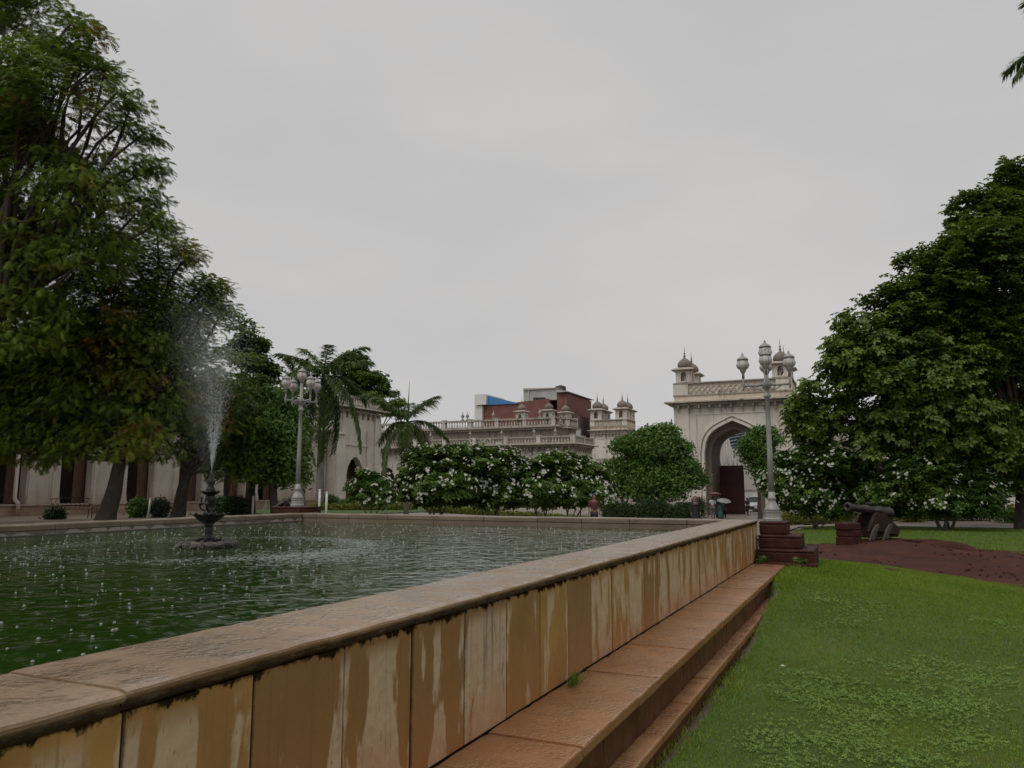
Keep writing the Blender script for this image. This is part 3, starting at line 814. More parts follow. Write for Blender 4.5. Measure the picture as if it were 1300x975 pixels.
bench = thing('stone_bench', 'low wet reddish stone bench ledge along the foot of the pool wall', 'bench', (-1.75, 5, 0))
b = MB(); b.box(-2.11, -1.56, -5, 16.05, -.05, ZB - .07); b.build('core', M['joint'], bench)
def slab_mesh(name, w_, L, h, seed, nose=.014):
    prof = [(0, -h), (0, 0), (w_ * .5, 0), (w_ - nose, 0), (w_ - nose * .3, -nose * .3), (w_, -nose), (w_, -h * .8), (w_ - .008, -h)]
    n = max(2, int(L / .09)); vs = []; fs = []; m_ = len(prof)
    for i in range(n + 1):
        y = .003 + (L - .006) * i / n
        for u, z in prof:
            q = mnoise.noise(Vector((u * 5, y * 8 + seed * 2.3, z * 20)))
            vs.append((u + .006 * q * (u > w_ * .6), y, z + .003 * q - (.004 if i in (0, n) and z > -.005 else 0)))
    for i in range(n):
        for j in range(m_):
            j2 = (j + 1) % m_; fs.append((i * m_ + j, i * m_ + j2, (i + 1) * m_ + j2, (i + 1) * m_ + j))
    fs.append(tuple(range(m_))[::-1]); fs.append(tuple(n * m_ + j for j in range(m_)))
    c = MB(); c.add(vs, fs, False); return c.mesh(name)
y = -5.0; k = 0; tops = [slab_mesh('bench_slab', .588, .576, .075, s) for s in range(5)]
while y < 15.6:
    o = link('bench_slab', tops[k % 5], bench, M['bench'], Vector((-2.103, y, ZB + random.uniform(-.003, .003))) - WLOC[bench.name], (random.uniform(-.004, .004), random.uniform(-.004, .004), 0))
    y += .578; k += 1
ris = [slab_mesh('riser_slab', .05, .74, ZB - .075 - ZS + .0, s, .006) for s in range(20, 23)]
y = -5.0; k = 0
while y < 15.4:
    link('riser_slab', ris[k % 3], bench, M['riser'], Vector((-1.592 + random.uniform(-.004, .003), y, ZB - .078)) - WLOC[bench.name]); y += .745; k += 1
step = thing('stone_step', 'narrow lower wet red stone step between the bench and the lawn', 'step', (-1.35, 5, 0))
b = MB(); b.box(-1.555, -1.44, -5, 13.4, -.15, ZS - .07); b.build('core', M['joint'], step)
sts = [slab_mesh('step_slab', .155, .88, .07, s, .012) for s in range(30, 34)]
y = -5.0; k = 0
while y < 12.7:
    link('step_slab', sts[k % 4], step, M['bench'], Vector((-1.562, y, ZS + random.uniform(-.005, .004))) - WLOC[step.name], (random.uniform(-.006, .006), random.uniform(-.01, .01), random.uniform(-.004, .004))); y += .885; k += 1
frs = [slab_mesh('front_slab', .03, .88, .2, s, .006) for s in range(40, 42)]
y = -5.2; k = 0
while y < 12.6:
    link('front_slab', frs[k % 2], step, M['riser'], Vector((-1.45, y, ZS - .072)) - WLOC[step.name]); y += .885; k += 1

# far and left-hand pool walls, and the one behind the viewer
m = NT('pool_edge_face_stone'); v = m.pos(); x = m.sep(v)
n1 = m.noise(v, 3.0, 5, 0.6); n2 = m.noise(v, 22, 4, 0.7)
c = m.ramp(n1, [(0.3, (0.115, 0.092, 0.068)), (0.7, (0.20, 0.165, 0.125))]); c = m.mix(m.rng(n2, 0.45, 0.75, 0, 0.4), c, (0.06, 0.048, 0.036))
al = m.math('ADD', x['Y'], m.math('MULTIPLY', x['X'], 1.0))
tri = m.math('PINGPONG', m.math('ADD', al, m.math('MULTIPLY', m.math('SUBTRACT', m.noise(m.comb(al, 0, 0), 1.3, 3), .5), .55)), 0.24)
hgt = m.math('MULTIPLY', tri, m.rng(m.noise(m.comb(al, 2, 0), 0.9, 2), .42, .6, .1, .85))
msk = m.rng(m.math('SUBTRACT', m.math('ADD', 1.022, hgt), m.math('ADD', x['Z'], m.math('MULTIPLY', m.math('SUBTRACT', n2, .5), .04))), -.004, .008)
c = m.mix(m.math('MULTIPLY', msk, 0.75), c, (0.40, 0.355, 0.29))
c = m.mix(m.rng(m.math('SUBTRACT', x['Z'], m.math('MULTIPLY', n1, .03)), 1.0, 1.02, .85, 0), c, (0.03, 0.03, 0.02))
m.col(c); m.rough(0.55); m.bump(n2, 0.3, 0.02); M['edge_face'] = m.m
def pool_edge(name, label, run, a, b_, fixed0, fixed1, face, fm='edge_face'):
    """run 'x' or 'y' from a to b_; fixed0..fixed1 is its thickness, face the water side"""
    mid = ((a + b_) / 2, (fixed0 + fixed1) / 2, 0) if run == 'x' else ((fixed0 + fixed1) / 2, (a + b_) / 2, 0)
    t = thing(name, label, 'wall', mid)
    c = MB()
    i0, i1 = fixed0 + .06, fixed1 - .06
    (c.box(a, b_, i0, i1, 0, 1.09) if run == 'x' else c.box(i0, i1, a, b_, 0, 1.09)); c.build('core', M['joint'], t)
    q = a
    while q < b_ - .2:
        L = min(random.uniform(.95, 1.35), b_ - q)
        s = MB(); f0, f1 = (face - .03, face + .03)
        (s.box(q + .004, q + L - .004, f0, f1, .5, 1.092) if run == 'x' else s.box(f0, f1, q + .004, q + L - .004, .5, 1.092)); s.build('face_slab', M[fm], t)
        s = MB(); z1 = ZC + random.uniform(-.006, .006)
        lo, hi = fixed0, fixed1
        (s.box(q + .004, q + L - .004, lo, hi, 1.094, z1) if run == 'x' else s.box(lo, hi, q + .004, q + L - .004, 1.094, z1)); s.build('coping_slab', M['far_wall'], t, bevel=.018)
        q += L
    return t
pool_edge('pool_wall', 'stone pool wall at the far end of the pool, in front of the flowering shrubs', 'x', -13.9, -2.655, 15.95, 16.6, 15.99, 'far_wall')
pool_edge('pool_wall', 'stone pool wall behind the fountain with triangular pale stains above the water', 'y', -5.0, 15.945, -13.9, -13.25, -13.29)
b = MB(); b.box(-13.3, -2.6, -4.4, 16.0, .1, .2); tag(b.build('pool_floor', M['far_wall']), kind='structure')
b = MB(); b.add([(-13.27, -4.38, ZW), (-2.59, -4.38, ZW), (-2.59, 15.97, ZW), (-13.27, 15.97, ZW)], [(0, 1, 2, 3)]); tag(b.build('water', M['water']), kind='structure')

# rain on the water
FC = P(264, 690, 11.1)
def tmpl_dome(n=8):
    V = [(0, 0, .85)]; F = []
    for i, (r, z) in enumerate(((.75, .62), (1, .03))):
        V += [(r * math.cos(2 * PI * k / n), r * math.sin(2 * PI * k / n), z) for k in range(n)]
    for k in range(n):
        a, b_ = 1 + k, 1 + (k + 1) % n; F.append((0, a, b_)); F += [(a, a + n, b_ + n), (a, b_ + n, b_)]
    return np.array(V, float), np.array(F)
def tmpl_splash():
    V = []; F = []
    for k in range(6):
        a = 2 * PI * k / 6; b_ = len(V); ca, sa = math.cos(a), math.sin(a)
        V += [(ca * .6 - sa * .22, sa * .6 + ca * .22, 0), (ca * .6 + sa * .22, sa * .6 - ca * .22, 0), (ca * 1.3, sa * 1.3, .38 + .2 * (k % 2))]; F.append((b_, b_ + 1, b_ + 2))
    for k in range(6):
        a0, a1 = 2 * PI * k / 6, 2 * PI * (k + 1) / 6; b_ = len(V)
        V += [(1.7 * math.cos(a0), 1.7 * math.sin(a0), .03), (1.7 * math.cos(a1), 1.7 * math.sin(a1), .03), (2.3 * math.cos(a1), 2.3 * math.sin(a1), .16), (2.3 * math.cos(a0), 2.3 * math.sin(a0), .16)]
        F += [(b_, b_ + 1, b_ + 2), (b_, b_ + 2, b_ + 3)]
    b_ = len(V); V += [(-.2, 0, 0), (.2, 0, 0), (0, .05, .5)]; F.append((b_, b_ + 1, b_ + 2))
    V = np.array(V, float); V[:, 2] *= .6
    return V, np.array(F)
T_DOME = tmpl_dome(); T_SPL = tmpl_splash()
def on_water(n):
    return np.stack([RNG.uniform(-13.1, -2.68, n), RNG.uniform(-3, 15.8, n), np.full(n, ZW)], 1)
UPV = lambda n: np.tile(np.array([0, 0, 1.0]), (n, 1))
n = 1800; pos = on_water(n)
o = scatter('raindrop_bubbles', pos, UPV(n), RNG.normal(0, 1, (n, 3)) * [1, 1, 0], .0050 + .0085 * RNG.uniform(0, 1, n) ** 1.4, np.zeros(n), T_DOME, M['splash'], None)
o.data.polygons.foreach_set('use_smooth', [True] * len(o.data.polygons)); tag(o, 'round rain bubbles floating on the green pool water', 'rain bubbles')
n = 1500; pos = on_water(n)
ring = 5600; a = RNG.uniform(0, 2 * PI, ring); rr = 2.2 + RNG.normal(0, .22, ring); pr = np.stack([FC.x + rr * np.cos(a), FC.y + rr * np.sin(a), np.full(ring, ZW)], 1)
pr = pr[(RNG.uniform(0, 1, ring) < .35 + .65 * np.clip(np.cos(a - .3), 0, 1))]
d2 = 1500; c2 = np.array(PZ(405, 707, ZW)); pd = c2 + RNG.normal(0, 1, (d2, 3)) * [.55, .55, 0]; pos = np.concatenate([pos, pr, pd])
pos = pos[(pos[:, 0] > -13.1) & (pos[:, 0] < -2.8)]; n = len(pos)
o = scatter('rain_splashes', pos, UPV(n), RNG.normal(0, 1, (n, 3)) * [1, 1, 0], .005 + .010 * RNG.uniform(0, 1, n) ** 2, np.zeros(n), T_SPL, M['splash'], None)
tag(o, 'tiny raindrop and fountain splashes breaking the pool surface', 'splashes')

# ------------------------------------------------------------------ fountain
f = thing('fountain', 'black cast iron tiered fountain standing on rocks in the green pool', 'fountain', (FC.x, FC.y, ZW))
b = MB(); b.lathe([(.34, -.3), (.36, .02), (.33, .06), (.1, .075)], 18); b.build('rock_base', M['bark_grey'], f, world=False)
def rock_mesh(seed):
    bm = bmesh.new(); bmesh.ops.create_icosphere(bm, subdivisions=2, radius=1)
    for v in bm.verts:
        q = mnoise.noise(v.co * 1.3 + Vector((seed * 7, 0, 0))); v.co *= 1 + .45 * q; v.co.z *= .75
    me = bpy.data.meshes.new('rock'); bm.to_mesh(me); bm.free(); return me
ROCKS = [rock_mesh(s) for s in range(4)]
m = NT('wet_foamy_rock'); v = m.objc(); q = m.noise(v, 2.5, 5, .7); m.col(m.ramp(q, [(.35, (.05, .04, .032)), (.6, (.11, .09, .075)), (.78, (.30, .28, .26))])); m.rough(.45); m.bump(q, .6, .1); M['rock'] = m.m
for k in range(19):
    a = 2 * PI * k / 19; o = link('rock', ROCKS[k % 4], f, M['rock'], (math.cos(a) * .35, math.sin(a) * .35, .03 + random.uniform(-.01, .015)), (random.random() * 3, random.random() * 3, a)); o.scale = (random.uniform(.055, .075),) * 3
b = MB(); b.lathe([(.15, .05), (.14, .085), (.075, .11), (.055, .14), (.05, .2), (.06, .235), (.05, .26), (.055, .30), (.075, .335)], 16); b.build('pedestal', M['iron'], f, world=False)
b = MB()
for k in range(6):
    a = 2 * PI * k / 6; c, s = math.cos(a), math.sin(a); b.tube([(c * .06, s * .06, .12), (c * .12, s * .12, .105), (c * .165, s * .165, .09), (c * .18, s * .18, .115), (c * .17, s * .17, .13)], [.02, .018, .014, .012, .008], 6)
b.build('foot_leaf', M['iron'], f, world=False)
def lobed(prof, n=48, lobes=8, amp=.1, zamp=0.0):
    vs = []; fs = []
    for r, z, e in prof:
        for k in range(n):
            a = 2 * PI * k / n; q = 1 + amp * e * (abs(math.cos(a * lobes / 2)) - .5); vs.append((r * q * math.cos(a), r * q * math.sin(a), z + zamp * e * (abs(math.cos(a * lobes / 2)) - .5)))
    m_ = len(prof)
    for i in range(m_ - 1):
        for k in range(n):
            k2 = (k + 1) % n; fs.append((i * n + k, i * n + k2, (i + 1) * n + k2, (i + 1) * n + k))
    return vs, fs
b = MB(); vs, fs = lobed([(.05, .32, 0), (.10, .345, .5), (.155, .385, 1), (.195, .43, 1), (.225, .458, 1), (.245, .462, 1), (.236, .45, 1), (.20, .44, 1), (.14, .40, 1), (.03, .37, 0)], 48, 8, .12, .012); b.add(vs, fs, True); b.build('lower_bowl', M['iron'], f, world=False)
b = MB()
for k in range(8):
    a = 2 * PI * k / 8; c, s = math.cos(a), math.sin(a); b.tube([(c * .235, s * .235, .455), (c * .262, s * .262, .475), (c * .275, s * .275, .46), (c * .268, s * .268, .44)], [.012, .011, .009, .005], 6)
b.build('bowl_scroll', M['iron'], f, world=False)
b = MB(); b.lathe([(.075, .37), (.06, .40), (.085, .44), (.095, .47), (.075, .5), (.05, .54), (.062, .6), (.078, .66), (.07, .71), (.05, .74)], 16); b.build('vase_stem', M['iron'], f, world=False)
for k in range(4):
    a = 2 * PI * k / 4 + .5; c, s = math.cos(a), math.sin(a); b = MB()
    b.tube(smooth([Vector((c * .05, s * .05, .5)), Vector((c * .12, s * .12, .53)), Vector((c * .15, s * .15, .60)), Vector((c * .11, s * .11, .66)), Vector((c * .125, s * .125, .70))], 1), .015, 6); b.lathe([(.0, .575), (.03, .59), (.033, .62), (.0, .64)], 8, (c * .13, s * .13, 0)); b.build('scroll_bracket', M['iron'], f, world=False)
b = MB(); vs, fs = lobed([(.03, .72, 0), (.08, .735, .6), (.125, .765, 1), (.14, .785, 1), (.13, .778, 1), (.08, .765, .5), (.02, .76, 0)], 40, 8, .14, .01); b.add(vs, fs, True); b.build('upper_bowl', M['iron'], f, world=False)
b = MB(); b.lathe([(.05, .75), (.07, .79), (.055, .83), (.04, .86), (.055, .90), (.05, .95), (.03, .98), (.035, 1.0), (.022, 1.03), (.02, 1.075), (.012, 1.08)], 14); b.build('nozzle', M['iron'], f, world=False)

# jet: drops flying on their own paths, thinning to a mist that drifts off
nd = 10000; g = 9.81; jets = 9
az = RNG.choice(jets, nd, p=np.array([.2, .16, .1, .08, .12, .1, .06, .08, .1])) * 2 * PI / jets + RNG.normal(0, .1, nd)
vh = np.abs(np.where(RNG.uniform(0, 1, nd) < .5, RNG.normal(.45, .14, nd), RNG.normal(.85, .25, nd)))
v0 = 6.75 * RNG.uniform(.8, 1.04, nd); tt = 1.0 * RNG.uniform(0, 1, nd) ** 1.6
z = 2.075 + v0 * tt - .5 * g * tt ** 2; X_ = FC.x + vh * np.cos(az) * tt; Y_ = FC.y + vh * np.sin(az) * tt
X_ += -.28 * tt ** 2 + RNG.normal(0, .035, nd) * tt; Y_ += RNG.normal(0, .035, nd) * tt
vel = np.stack([vh * np.cos(az), vh * np.sin(az), v0 - g * tt], 1)
sz = (.0026 + .0032 * RNG.uniform(0, 1, nd) ** 3) * (1.25 - .6 * tt)
nm = 9000; q = RNG.uniform(0, 1, nm) ** .8
mist = np.stack([FC.x - .15 - .25 * q + RNG.normal(0, .13 + .27 * q, nm), FC.y + RNG.normal(0, .13 + .27 * q, nm), 2.0 + .15 + 2.15 * q + RNG.normal(0, .12, nm)], 1)
lowm = RNG.uniform(0, 1, nm) < .3; mist[lowm, 2] = RNG.uniform(1.2, 3.2, lowm.sum()); mist[lowm, 0] += RNG.normal(-.1, .35, lowm.sum())
pos = np.concatenate([np.stack([X_, Y_, z], 1), mist]); pos_ok = pos[:, 2] > ZW + .02
vel = np.concatenate([vel, RNG.normal(0, 1, (nm, 3))]); sz = np.concatenate([sz, RNG.uniform(.0012, .0021, nm)])
TD = (np.array([(1.9, 0, 0), (-.8, 1, 0), (-.8, -.5, .87), (-.8, -.5, -.87)], float), np.array([(0, 1, 2), (0, 2, 3), (0, 3, 1), (1, 3, 2)]))
o = scatter('fountain_spray', pos[pos_ok], np.cross(vel, RNG.normal(0, 1, vel.shape))[pos_ok], vel[pos_ok], sz[pos_ok], np.zeros(pos_ok.sum()), TD, M['spray'], None)
tag(o, 'fine white water spray shooting up from the iron fountain', 'water spray')

# the veil of fine mist that hangs round the jet
mb = MB(); mb.lathe([(.1, .02), (.72, 2.6)], 24); o = mb.build('fountain_mist', None)
o.location = (FC.x - .12, FC.y, ZW + 1.05); o.rotation_euler = (0, R(-5), 0); tag(o, 'pale veil of mist drifting round the fountain jet', 'mist', kind='stuff')
mm = bpy.data.materials.new('fountain_mist_air'); mm.use_nodes = True; q = mm.node_tree; q.nodes.clear()
pv = q.nodes.new('ShaderNodeVolumePrincipled'); pv.inputs['Color'].default_value = (.92, .94, .94, 1); pv.inputs['Anisotropy'].default_value = .2
def QN(op, a, b_=0.0, clamp=False):
    n_ = q.nodes.new('ShaderNodeMath'); n_.operation = op; n_.use_clamp = clamp
    for k_, vv in enumerate((a, b_)):
        if isinstance(vv, (int, float)): n_.inputs[k_].default_value = vv
        else: q.links.new(vv, n_.inputs[k_])
    return n_.outputs[0]
tc = q.nodes.new('ShaderNodeTexCoord'); sx = q.nodes.new('ShaderNodeSeparateXYZ'); q.links.new(tc.outputs['Object'], sx.inputs[0])
nz = q.nodes.new('ShaderNodeTexNoise'); nz.inputs['Scale'].default_value = 2.4; nz.inputs['Detail'].default_value = 3; q.links.new(tc.outputs['Object'], nz.inputs['Vector'])
rad = QN('SQRT', QN('ADD', QN('MULTIPLY', sx.outputs['X'], sx.outputs['X']), QN('MULTIPLY', sx.outputs['Y'], sx.outputs['Y'])))
rr_ = QN('DIVIDE', rad, QN('ADD', .10, QN('MULTIPLY', sx.outputs['Z'], .24)))
edge = QN('POWER', QN('SUBTRACT', 1.0, rr_, True), 1.3)
topf = QN('SUBTRACT', 1.0, QN('POWER', QN('DIVIDE', sx.outputs['Z'], 2.6, True), 2.2), True)
den = QN('MULTIPLY', QN('MULTIPLY', edge, topf), QN('MULTIPLY', QN('SUBTRACT', nz.outputs['Fac'], .22, True), 1.15))
mo = q.nodes.new('ShaderNodeOutputMaterial'); q.links.new(den, pv.inputs['Density']); q.links.new(pv.outputs[0], mo.inputs['Volume'])
o.data.materials.clear(); o.data.materials.append(mm)

# ------------------------------------------------------------------ lawn grass
def blades(name, n, xr, yr, h, wd, dens=None, tips=.0, tri=False):
    x = RNG.uniform(*xr, n); y = RNG.uniform(*yr, n)
    if dens is not None:
        k = RNG.uniform(0, 1, n) < dens(x, y); x, y = x[k], y[k]
    n = len(x)
    z = np.array([terrain(a, b_) for a, b_ in zip(x, y)]) + .01
    hh = h(x, y) * RNG.uniform(.55, 1.25, n); ww = wd(x, y) * RNG.uniform(.8, 1.2, n)
    a = RNG.uniform(0, 2 * PI, n); ln = RNG.uniform(.15, .9, n) * hh; da = RNG.uniform(0, 2 * PI, n)
    b0 = np.stack([x - np.cos(a) * ww, y - np.sin(a) * ww, z], 1); b1 = np.stack([x + np.cos(a) * ww, y + np.sin(a) * ww, z], 1)
    md = np.stack([x + np.cos(da) * ln * .4, y + np.sin(da) * ln * .4, z + hh * .6], 1); tp = np.stack([x + np.cos(da) * ln, y + np.sin(da) * ln, z + hh], 1)
    off = np.stack([np.cos(a) * ww * .7, np.sin(a) * ww * .7, np.zeros(n)], 1)
    V = np.stack([b0, b1, md + off, md - off, tp], 1).reshape(-1, 3)
    F = (np.array([(0, 1, 2), (0, 2, 3), (3, 2, 4)])[None] + (np.arange(n) * 5)[:, None, None]).reshape(-1, 3)
    pn = np.array([mnoise.noise(Vector((p * .8, q * .8, 0))) + .5 * mnoise.noise(Vector((p * 3, q * 3, 4))) for p, q in zip(x, y)])
    t = np.clip(.42 + .45 * pn + RNG.normal(0, .16, n) + tips * (RNG.uniform(0, 1, n) < .06), 0, 1)
    if tri: V = np.stack([b0, b1, tp], 1).reshape(-1, 3); F = np.arange(n * 3).reshape(-1, 3)
    me = np_mesh(name, V, F, np.repeat(t, 3 if tri else 5)); return link(name, me, None, M['blade'], kind='stuff')
inlawn = lambda x, y: ((x > -1.33) | ((y > 13.4) & (x > -1.53)) | (y > 16.3)) & (y < np.interp(x, [-1.95, -.8, .2, 1.2, 2.7, 9], [17.6, 18.3, 18.6, 17.9, 17.2, 17.3]) + .12 * np.sin(x * 5) + RNG.uniform(-.05, .15, len(x))) & ~((x < -.98) & (y > 16.05))
o = blades('lawn_grass', 190000, (-1.4, 2.6), (3.6, 10.5), lambda x, y: .019 + .004 * np.sin(x * 2 + y), lambda x, y: .0021 + .0002 * y, lambda x, y: inlawn(x, y) & (x < -0.2 + y * .21) & (RNG.uniform(0, 1, len(x)) < np.clip((10.5 - y) / 4, 0, 1)), tri=True)
tag(o, 'short wet green lawn grass beside the stone step', 'grass')
o = blades('lawn_grass', 330000, (-1.9, 4.6), (6.5, 18.9), lambda x, y: .022 + 0 * x, lambda x, y: .0024 + .0002 * y, lambda x, y: inlawn(x, y) & (x < 0.4 + y * .2) & (RNG.uniform(0, 1, len(x)) < np.clip((y - 6.5) / 4, 0, 1)), tri=True)
tag(o, 'lawn grass rising towards the red soil and the cannon', 'grass')
o = blades('lawn_grass', 90000, (-1.3, 9), (-2, 17.5), lambda x, y: .026 + 0 * x, lambda x, y: .0062 + 0 * x, lambda x, y: inlawn(x, y) & (x > -0.2 + np.maximum(y - .6, -1.1) * .19), tri=True)
tag(o, 'open stretch of lawn grass further right, away from the pool', 'grass')
o = blades('edge_grass', 5000, (-1.42, -1.15), (3.2, 13.6), lambda x, y: .032 + .05 * np.exp(-(y - 3.5) ** 2 / 6), lambda x, y: .0022 + .0002 * y, lambda x, y: (.3 + .7 * (np.sin(y * 3.1) * np.sin(y * 1.3 + 2) > -.2)) * np.clip((-1.12 - x) / .2, 0, 1), tips=.8)
tag(o, 'longer straggling grass hanging over the edge of the lower step', 'grass')
o = blades('mound_grass', 12000, (-1.54, .9), (12.6, 17.6), lambda x, y: .045 + .04 * np.exp(-((x + 1.4) / .3) ** 2), lambda x, y: .0045 + 0 * x, lambda x, y: inlawn(x, y) & (RNG.uniform(0, 1, len(x)) < .35 * np.clip((y - 12.6) / 2, 0, 1) * np.clip((.9 - x) / 1.2, 0, 1) + .6 * (x < -1.1)))
tag(o, 'taller tufted grass around the end of the bench below the lamp steps', 'grass')
o = blades('far_lawn_grass', 70000, (-3, 12), (20.5, 42.5), lambda x, y: .05 + 0 * x, lambda x, y: .014 + 0 * x, lambda x, y: (((x - .6) / 3.6) ** 2 + ((y - 24.6) / 3.4) ** 2 > 1) & ((y > 25.6) | (x < -1.0)) & (x < 1 + y * .21), tri=True)
tag(o, 'lawn grass behind the cannon mound', 'grass')
nw = 150; wc = []
while len(wc) < nw:
    x, y = random.uniform(-.9, 2.6), random.uniform(4.8, 13)
    if x < -.5 + y * .18 and mnoise.noise(Vector((x * .55, y * .8, 2.2))) + random.uniform(-.12, .12) > .08: wc.append((x, y))
pos = np.concatenate([np.array([(x, y, 0)]) + RNG.normal(0, 1, (60, 3)) * [.10, .10, 0] for x, y in wc]); n = len(pos)
pos[:, 2] = [terrain(p[0], p[1]) + .022 + random.uniform(0, .022) for p in pos]
T_CLOV = tmpl_whorl(3, .75, .1, .1, 5)
k = pos[:, 0] > -1.28; pos = pos[k]; n = len(pos)
o = scatter('clover_weeds', pos, UPV(n) + RNG.normal(0, .3, (n, 3)), RNG.normal(0, 1, (n, 3)), RNG.uniform(.012, .022, n), RNG.uniform(0, 1, n), T_CLOV, M['weed'], None)
tag(o, 'low pale green clover weeds spreading through the lawn', 'weeds')
tf = thing('grass_tuft', 'small green grass tuft growing from the joint between bench and wall', 'grass tuft', (-2.07, 5.5, ZB))
b = MB()
for k in range(70):
    a = random.uniform(-1.7, 1.7); L = random.uniform(.04, .11); r = random.uniform(.02, .1); p = Vector((random.uniform(0, .05), random.uniform(-.09, .09), 0)); e = p + Vector((math.cos(a) * r, math.sin(a) * r, L)); s = Vector((-math.sin(a), math.cos(a), 0)) * .0028
    b.add([p - s, p + s, p.lerp(e, .55) + s + Vector((0, 0, L * .15)), p.lerp(e, .55) - s + Vector((0, 0, L * .15)), e], [(0, 1, 2, 3), (3, 2, 4)])
b.build('blades', M['weed'], tf, world=False, kind='stuff')
lf = MB(); c = PZ(993, 846, .04); lf.add([(c.x - .02, c.y, c.z), (c.x, c.y - .028, c.z + .01), (c.x + .035, c.y, c.z + .004), (c.x, c.y + .02, c.z + .012)], [(0, 1, 2), (0, 2, 3)])
o = lf.build('fallen_leaf', M['petal']); tag(o, 'single pale fallen leaf lying on the lawn', 'leaf')
so = o.modifiers.new('solid', 'SOLIDIFY'); so.thickness = .003
# ------------------------------------------------------------------ buildings
def mughal(t): return .60 * math.sqrt(max(0, 1 - t ** 5)) + .40 * (1 - t)
def scallop(t): return max(0, .86 * (1 - t ** 2.3) ** .6 + .14 * (1 - t) - .09 * (1 - abs(math.sin(PI * 3.5 * (t ** .85) + PI / 2))) * (1 if t < .97 else 0))
def flatarch(t): return 1.0
def arch_wall(mb, u0, u1, t0, t1, z0, z1, ops=(), axis='y', n=22):
    """wall along u with openings (ua, ub, spring, rise, fn [, sill]); t0..t1 is its thickness"""
    st = [(u0, z0)]
    cols = []
    cur = u0
    for op in sorted(ops):
        ua, ub, sp, rise, fn = op[:5]
        cols.append((cur, ua, [(cur, z0), (ua, z0)]))
        c, h = (ua + ub) / 2, (ub - ua) / 2
        pr = [(c + h * (-1 + 2 * i / n), sp + rise * fn(abs(-1 + 2 * i / n))) for i in range(n + 1)]
        cols.append((ua, ub, pr)); cur = ub
        if len(op) > 5:
            mk_box(mb, ua, ub, t0, t1, z0, op[5], axis)
        # jambs
        for uu in (ua, ub):
            zz = pr[0][1]
            q = [(uu, t0, z0), (uu, t1, z0), (uu, t1, zz), (uu, t0, zz)]
            mb.add([mp(a, b, c_, axis) for a, b, c_ in q], [(0, 1, 2, 3)])
    cols.append((cur, u1, [(cur, z0), (u1, z0)]))
    for a, b, pr in cols:
        if b - a < 1e-6: continue
        for (p, zb), (q, zc) in zip(pr[:-1], pr[1:]):
            vs = [(p, t0, zb), (q, t0, zc), (q, t0, z1), (p, t0, z1), (p, t1, zb), (q, t1, zc), (q, t1, z1), (p, t1, z1)]
            mb.add([mp(*v, axis) for v in vs], [(0, 1, 2, 3), (4, 7, 6, 5), (0, 4, 5, 1), (3, 2, 6, 7)])
    for uu in (u0, u1):
        q = [(uu, t0, z0), (uu, t1, z0), (uu, t1, z1), (uu, t0, z1)]
        mb.add([mp(*v, axis) for v in q], [(0, 1, 2, 3)])
def mp(u, t, z, axis): return (u, t, z) if axis == 'y' else (t, u, z)
def mk_box(mb, u0, u1, t0, t1, z0, z1, axis):
    (mb.box(u0, u1, t0, t1, z0, z1) if axis == 'y' else mb.box(t0, t1, u0, u1, z0, z1))
def arch_band(mb, c, hw, sp, rise, fn, wd, t0, t1, axis='y', zb=0.0, n=22):
    """raised moulding that follows an arch"""
    inn = [(c - hw, zb)] + [(c + hw * (-1 + 2 * i / n), sp + rise * fn(abs(-1 + 2 * i / n))) for i in range(n + 1)] + [(c + hw, zb)]
    k = (hw + wd) / hw
    out = [(c - hw - wd, zb)] + [(c + hw * k * (-1 + 2 * i / n), sp + (rise + wd * 1.1) * fn(abs(-1 + 2 * i / n))) for i in range(n + 1)] + [(c + hw + wd, zb)]
    for i in range(len(inn) - 1):
        a, b, c2, d2 = inn[i], inn[i + 1], out[i + 1], out[i]
        vs = [(*q[:1], t0, q[1]) for q in (a, b, c2, d2)] + [(*q[:1], t1, q[1]) for q in (a, b, c2, d2)]
        mb.add([mp(*v, axis) for v in vs], [(0, 1, 2, 3), (4, 7, 6, 5), (0, 4, 5, 1), (1, 5, 6, 2), (2, 6, 7, 3), (3, 7, 4, 0)])
ONION = [(.50, 0), (.60, .05), (.67, .16), (.69, .28), (.66, .42), (.58, .56), (.45, .69), (.30, .79), (.17, .87), (.09, .95), (.05, 1.05)]
FINIAL = [(.05, 0), (.11, .05), (.12, .10), (.05, .15), (.04, .22), (.085, .28), (.085, .33), (.03, .38), (.028, .55), (.012, .95)]
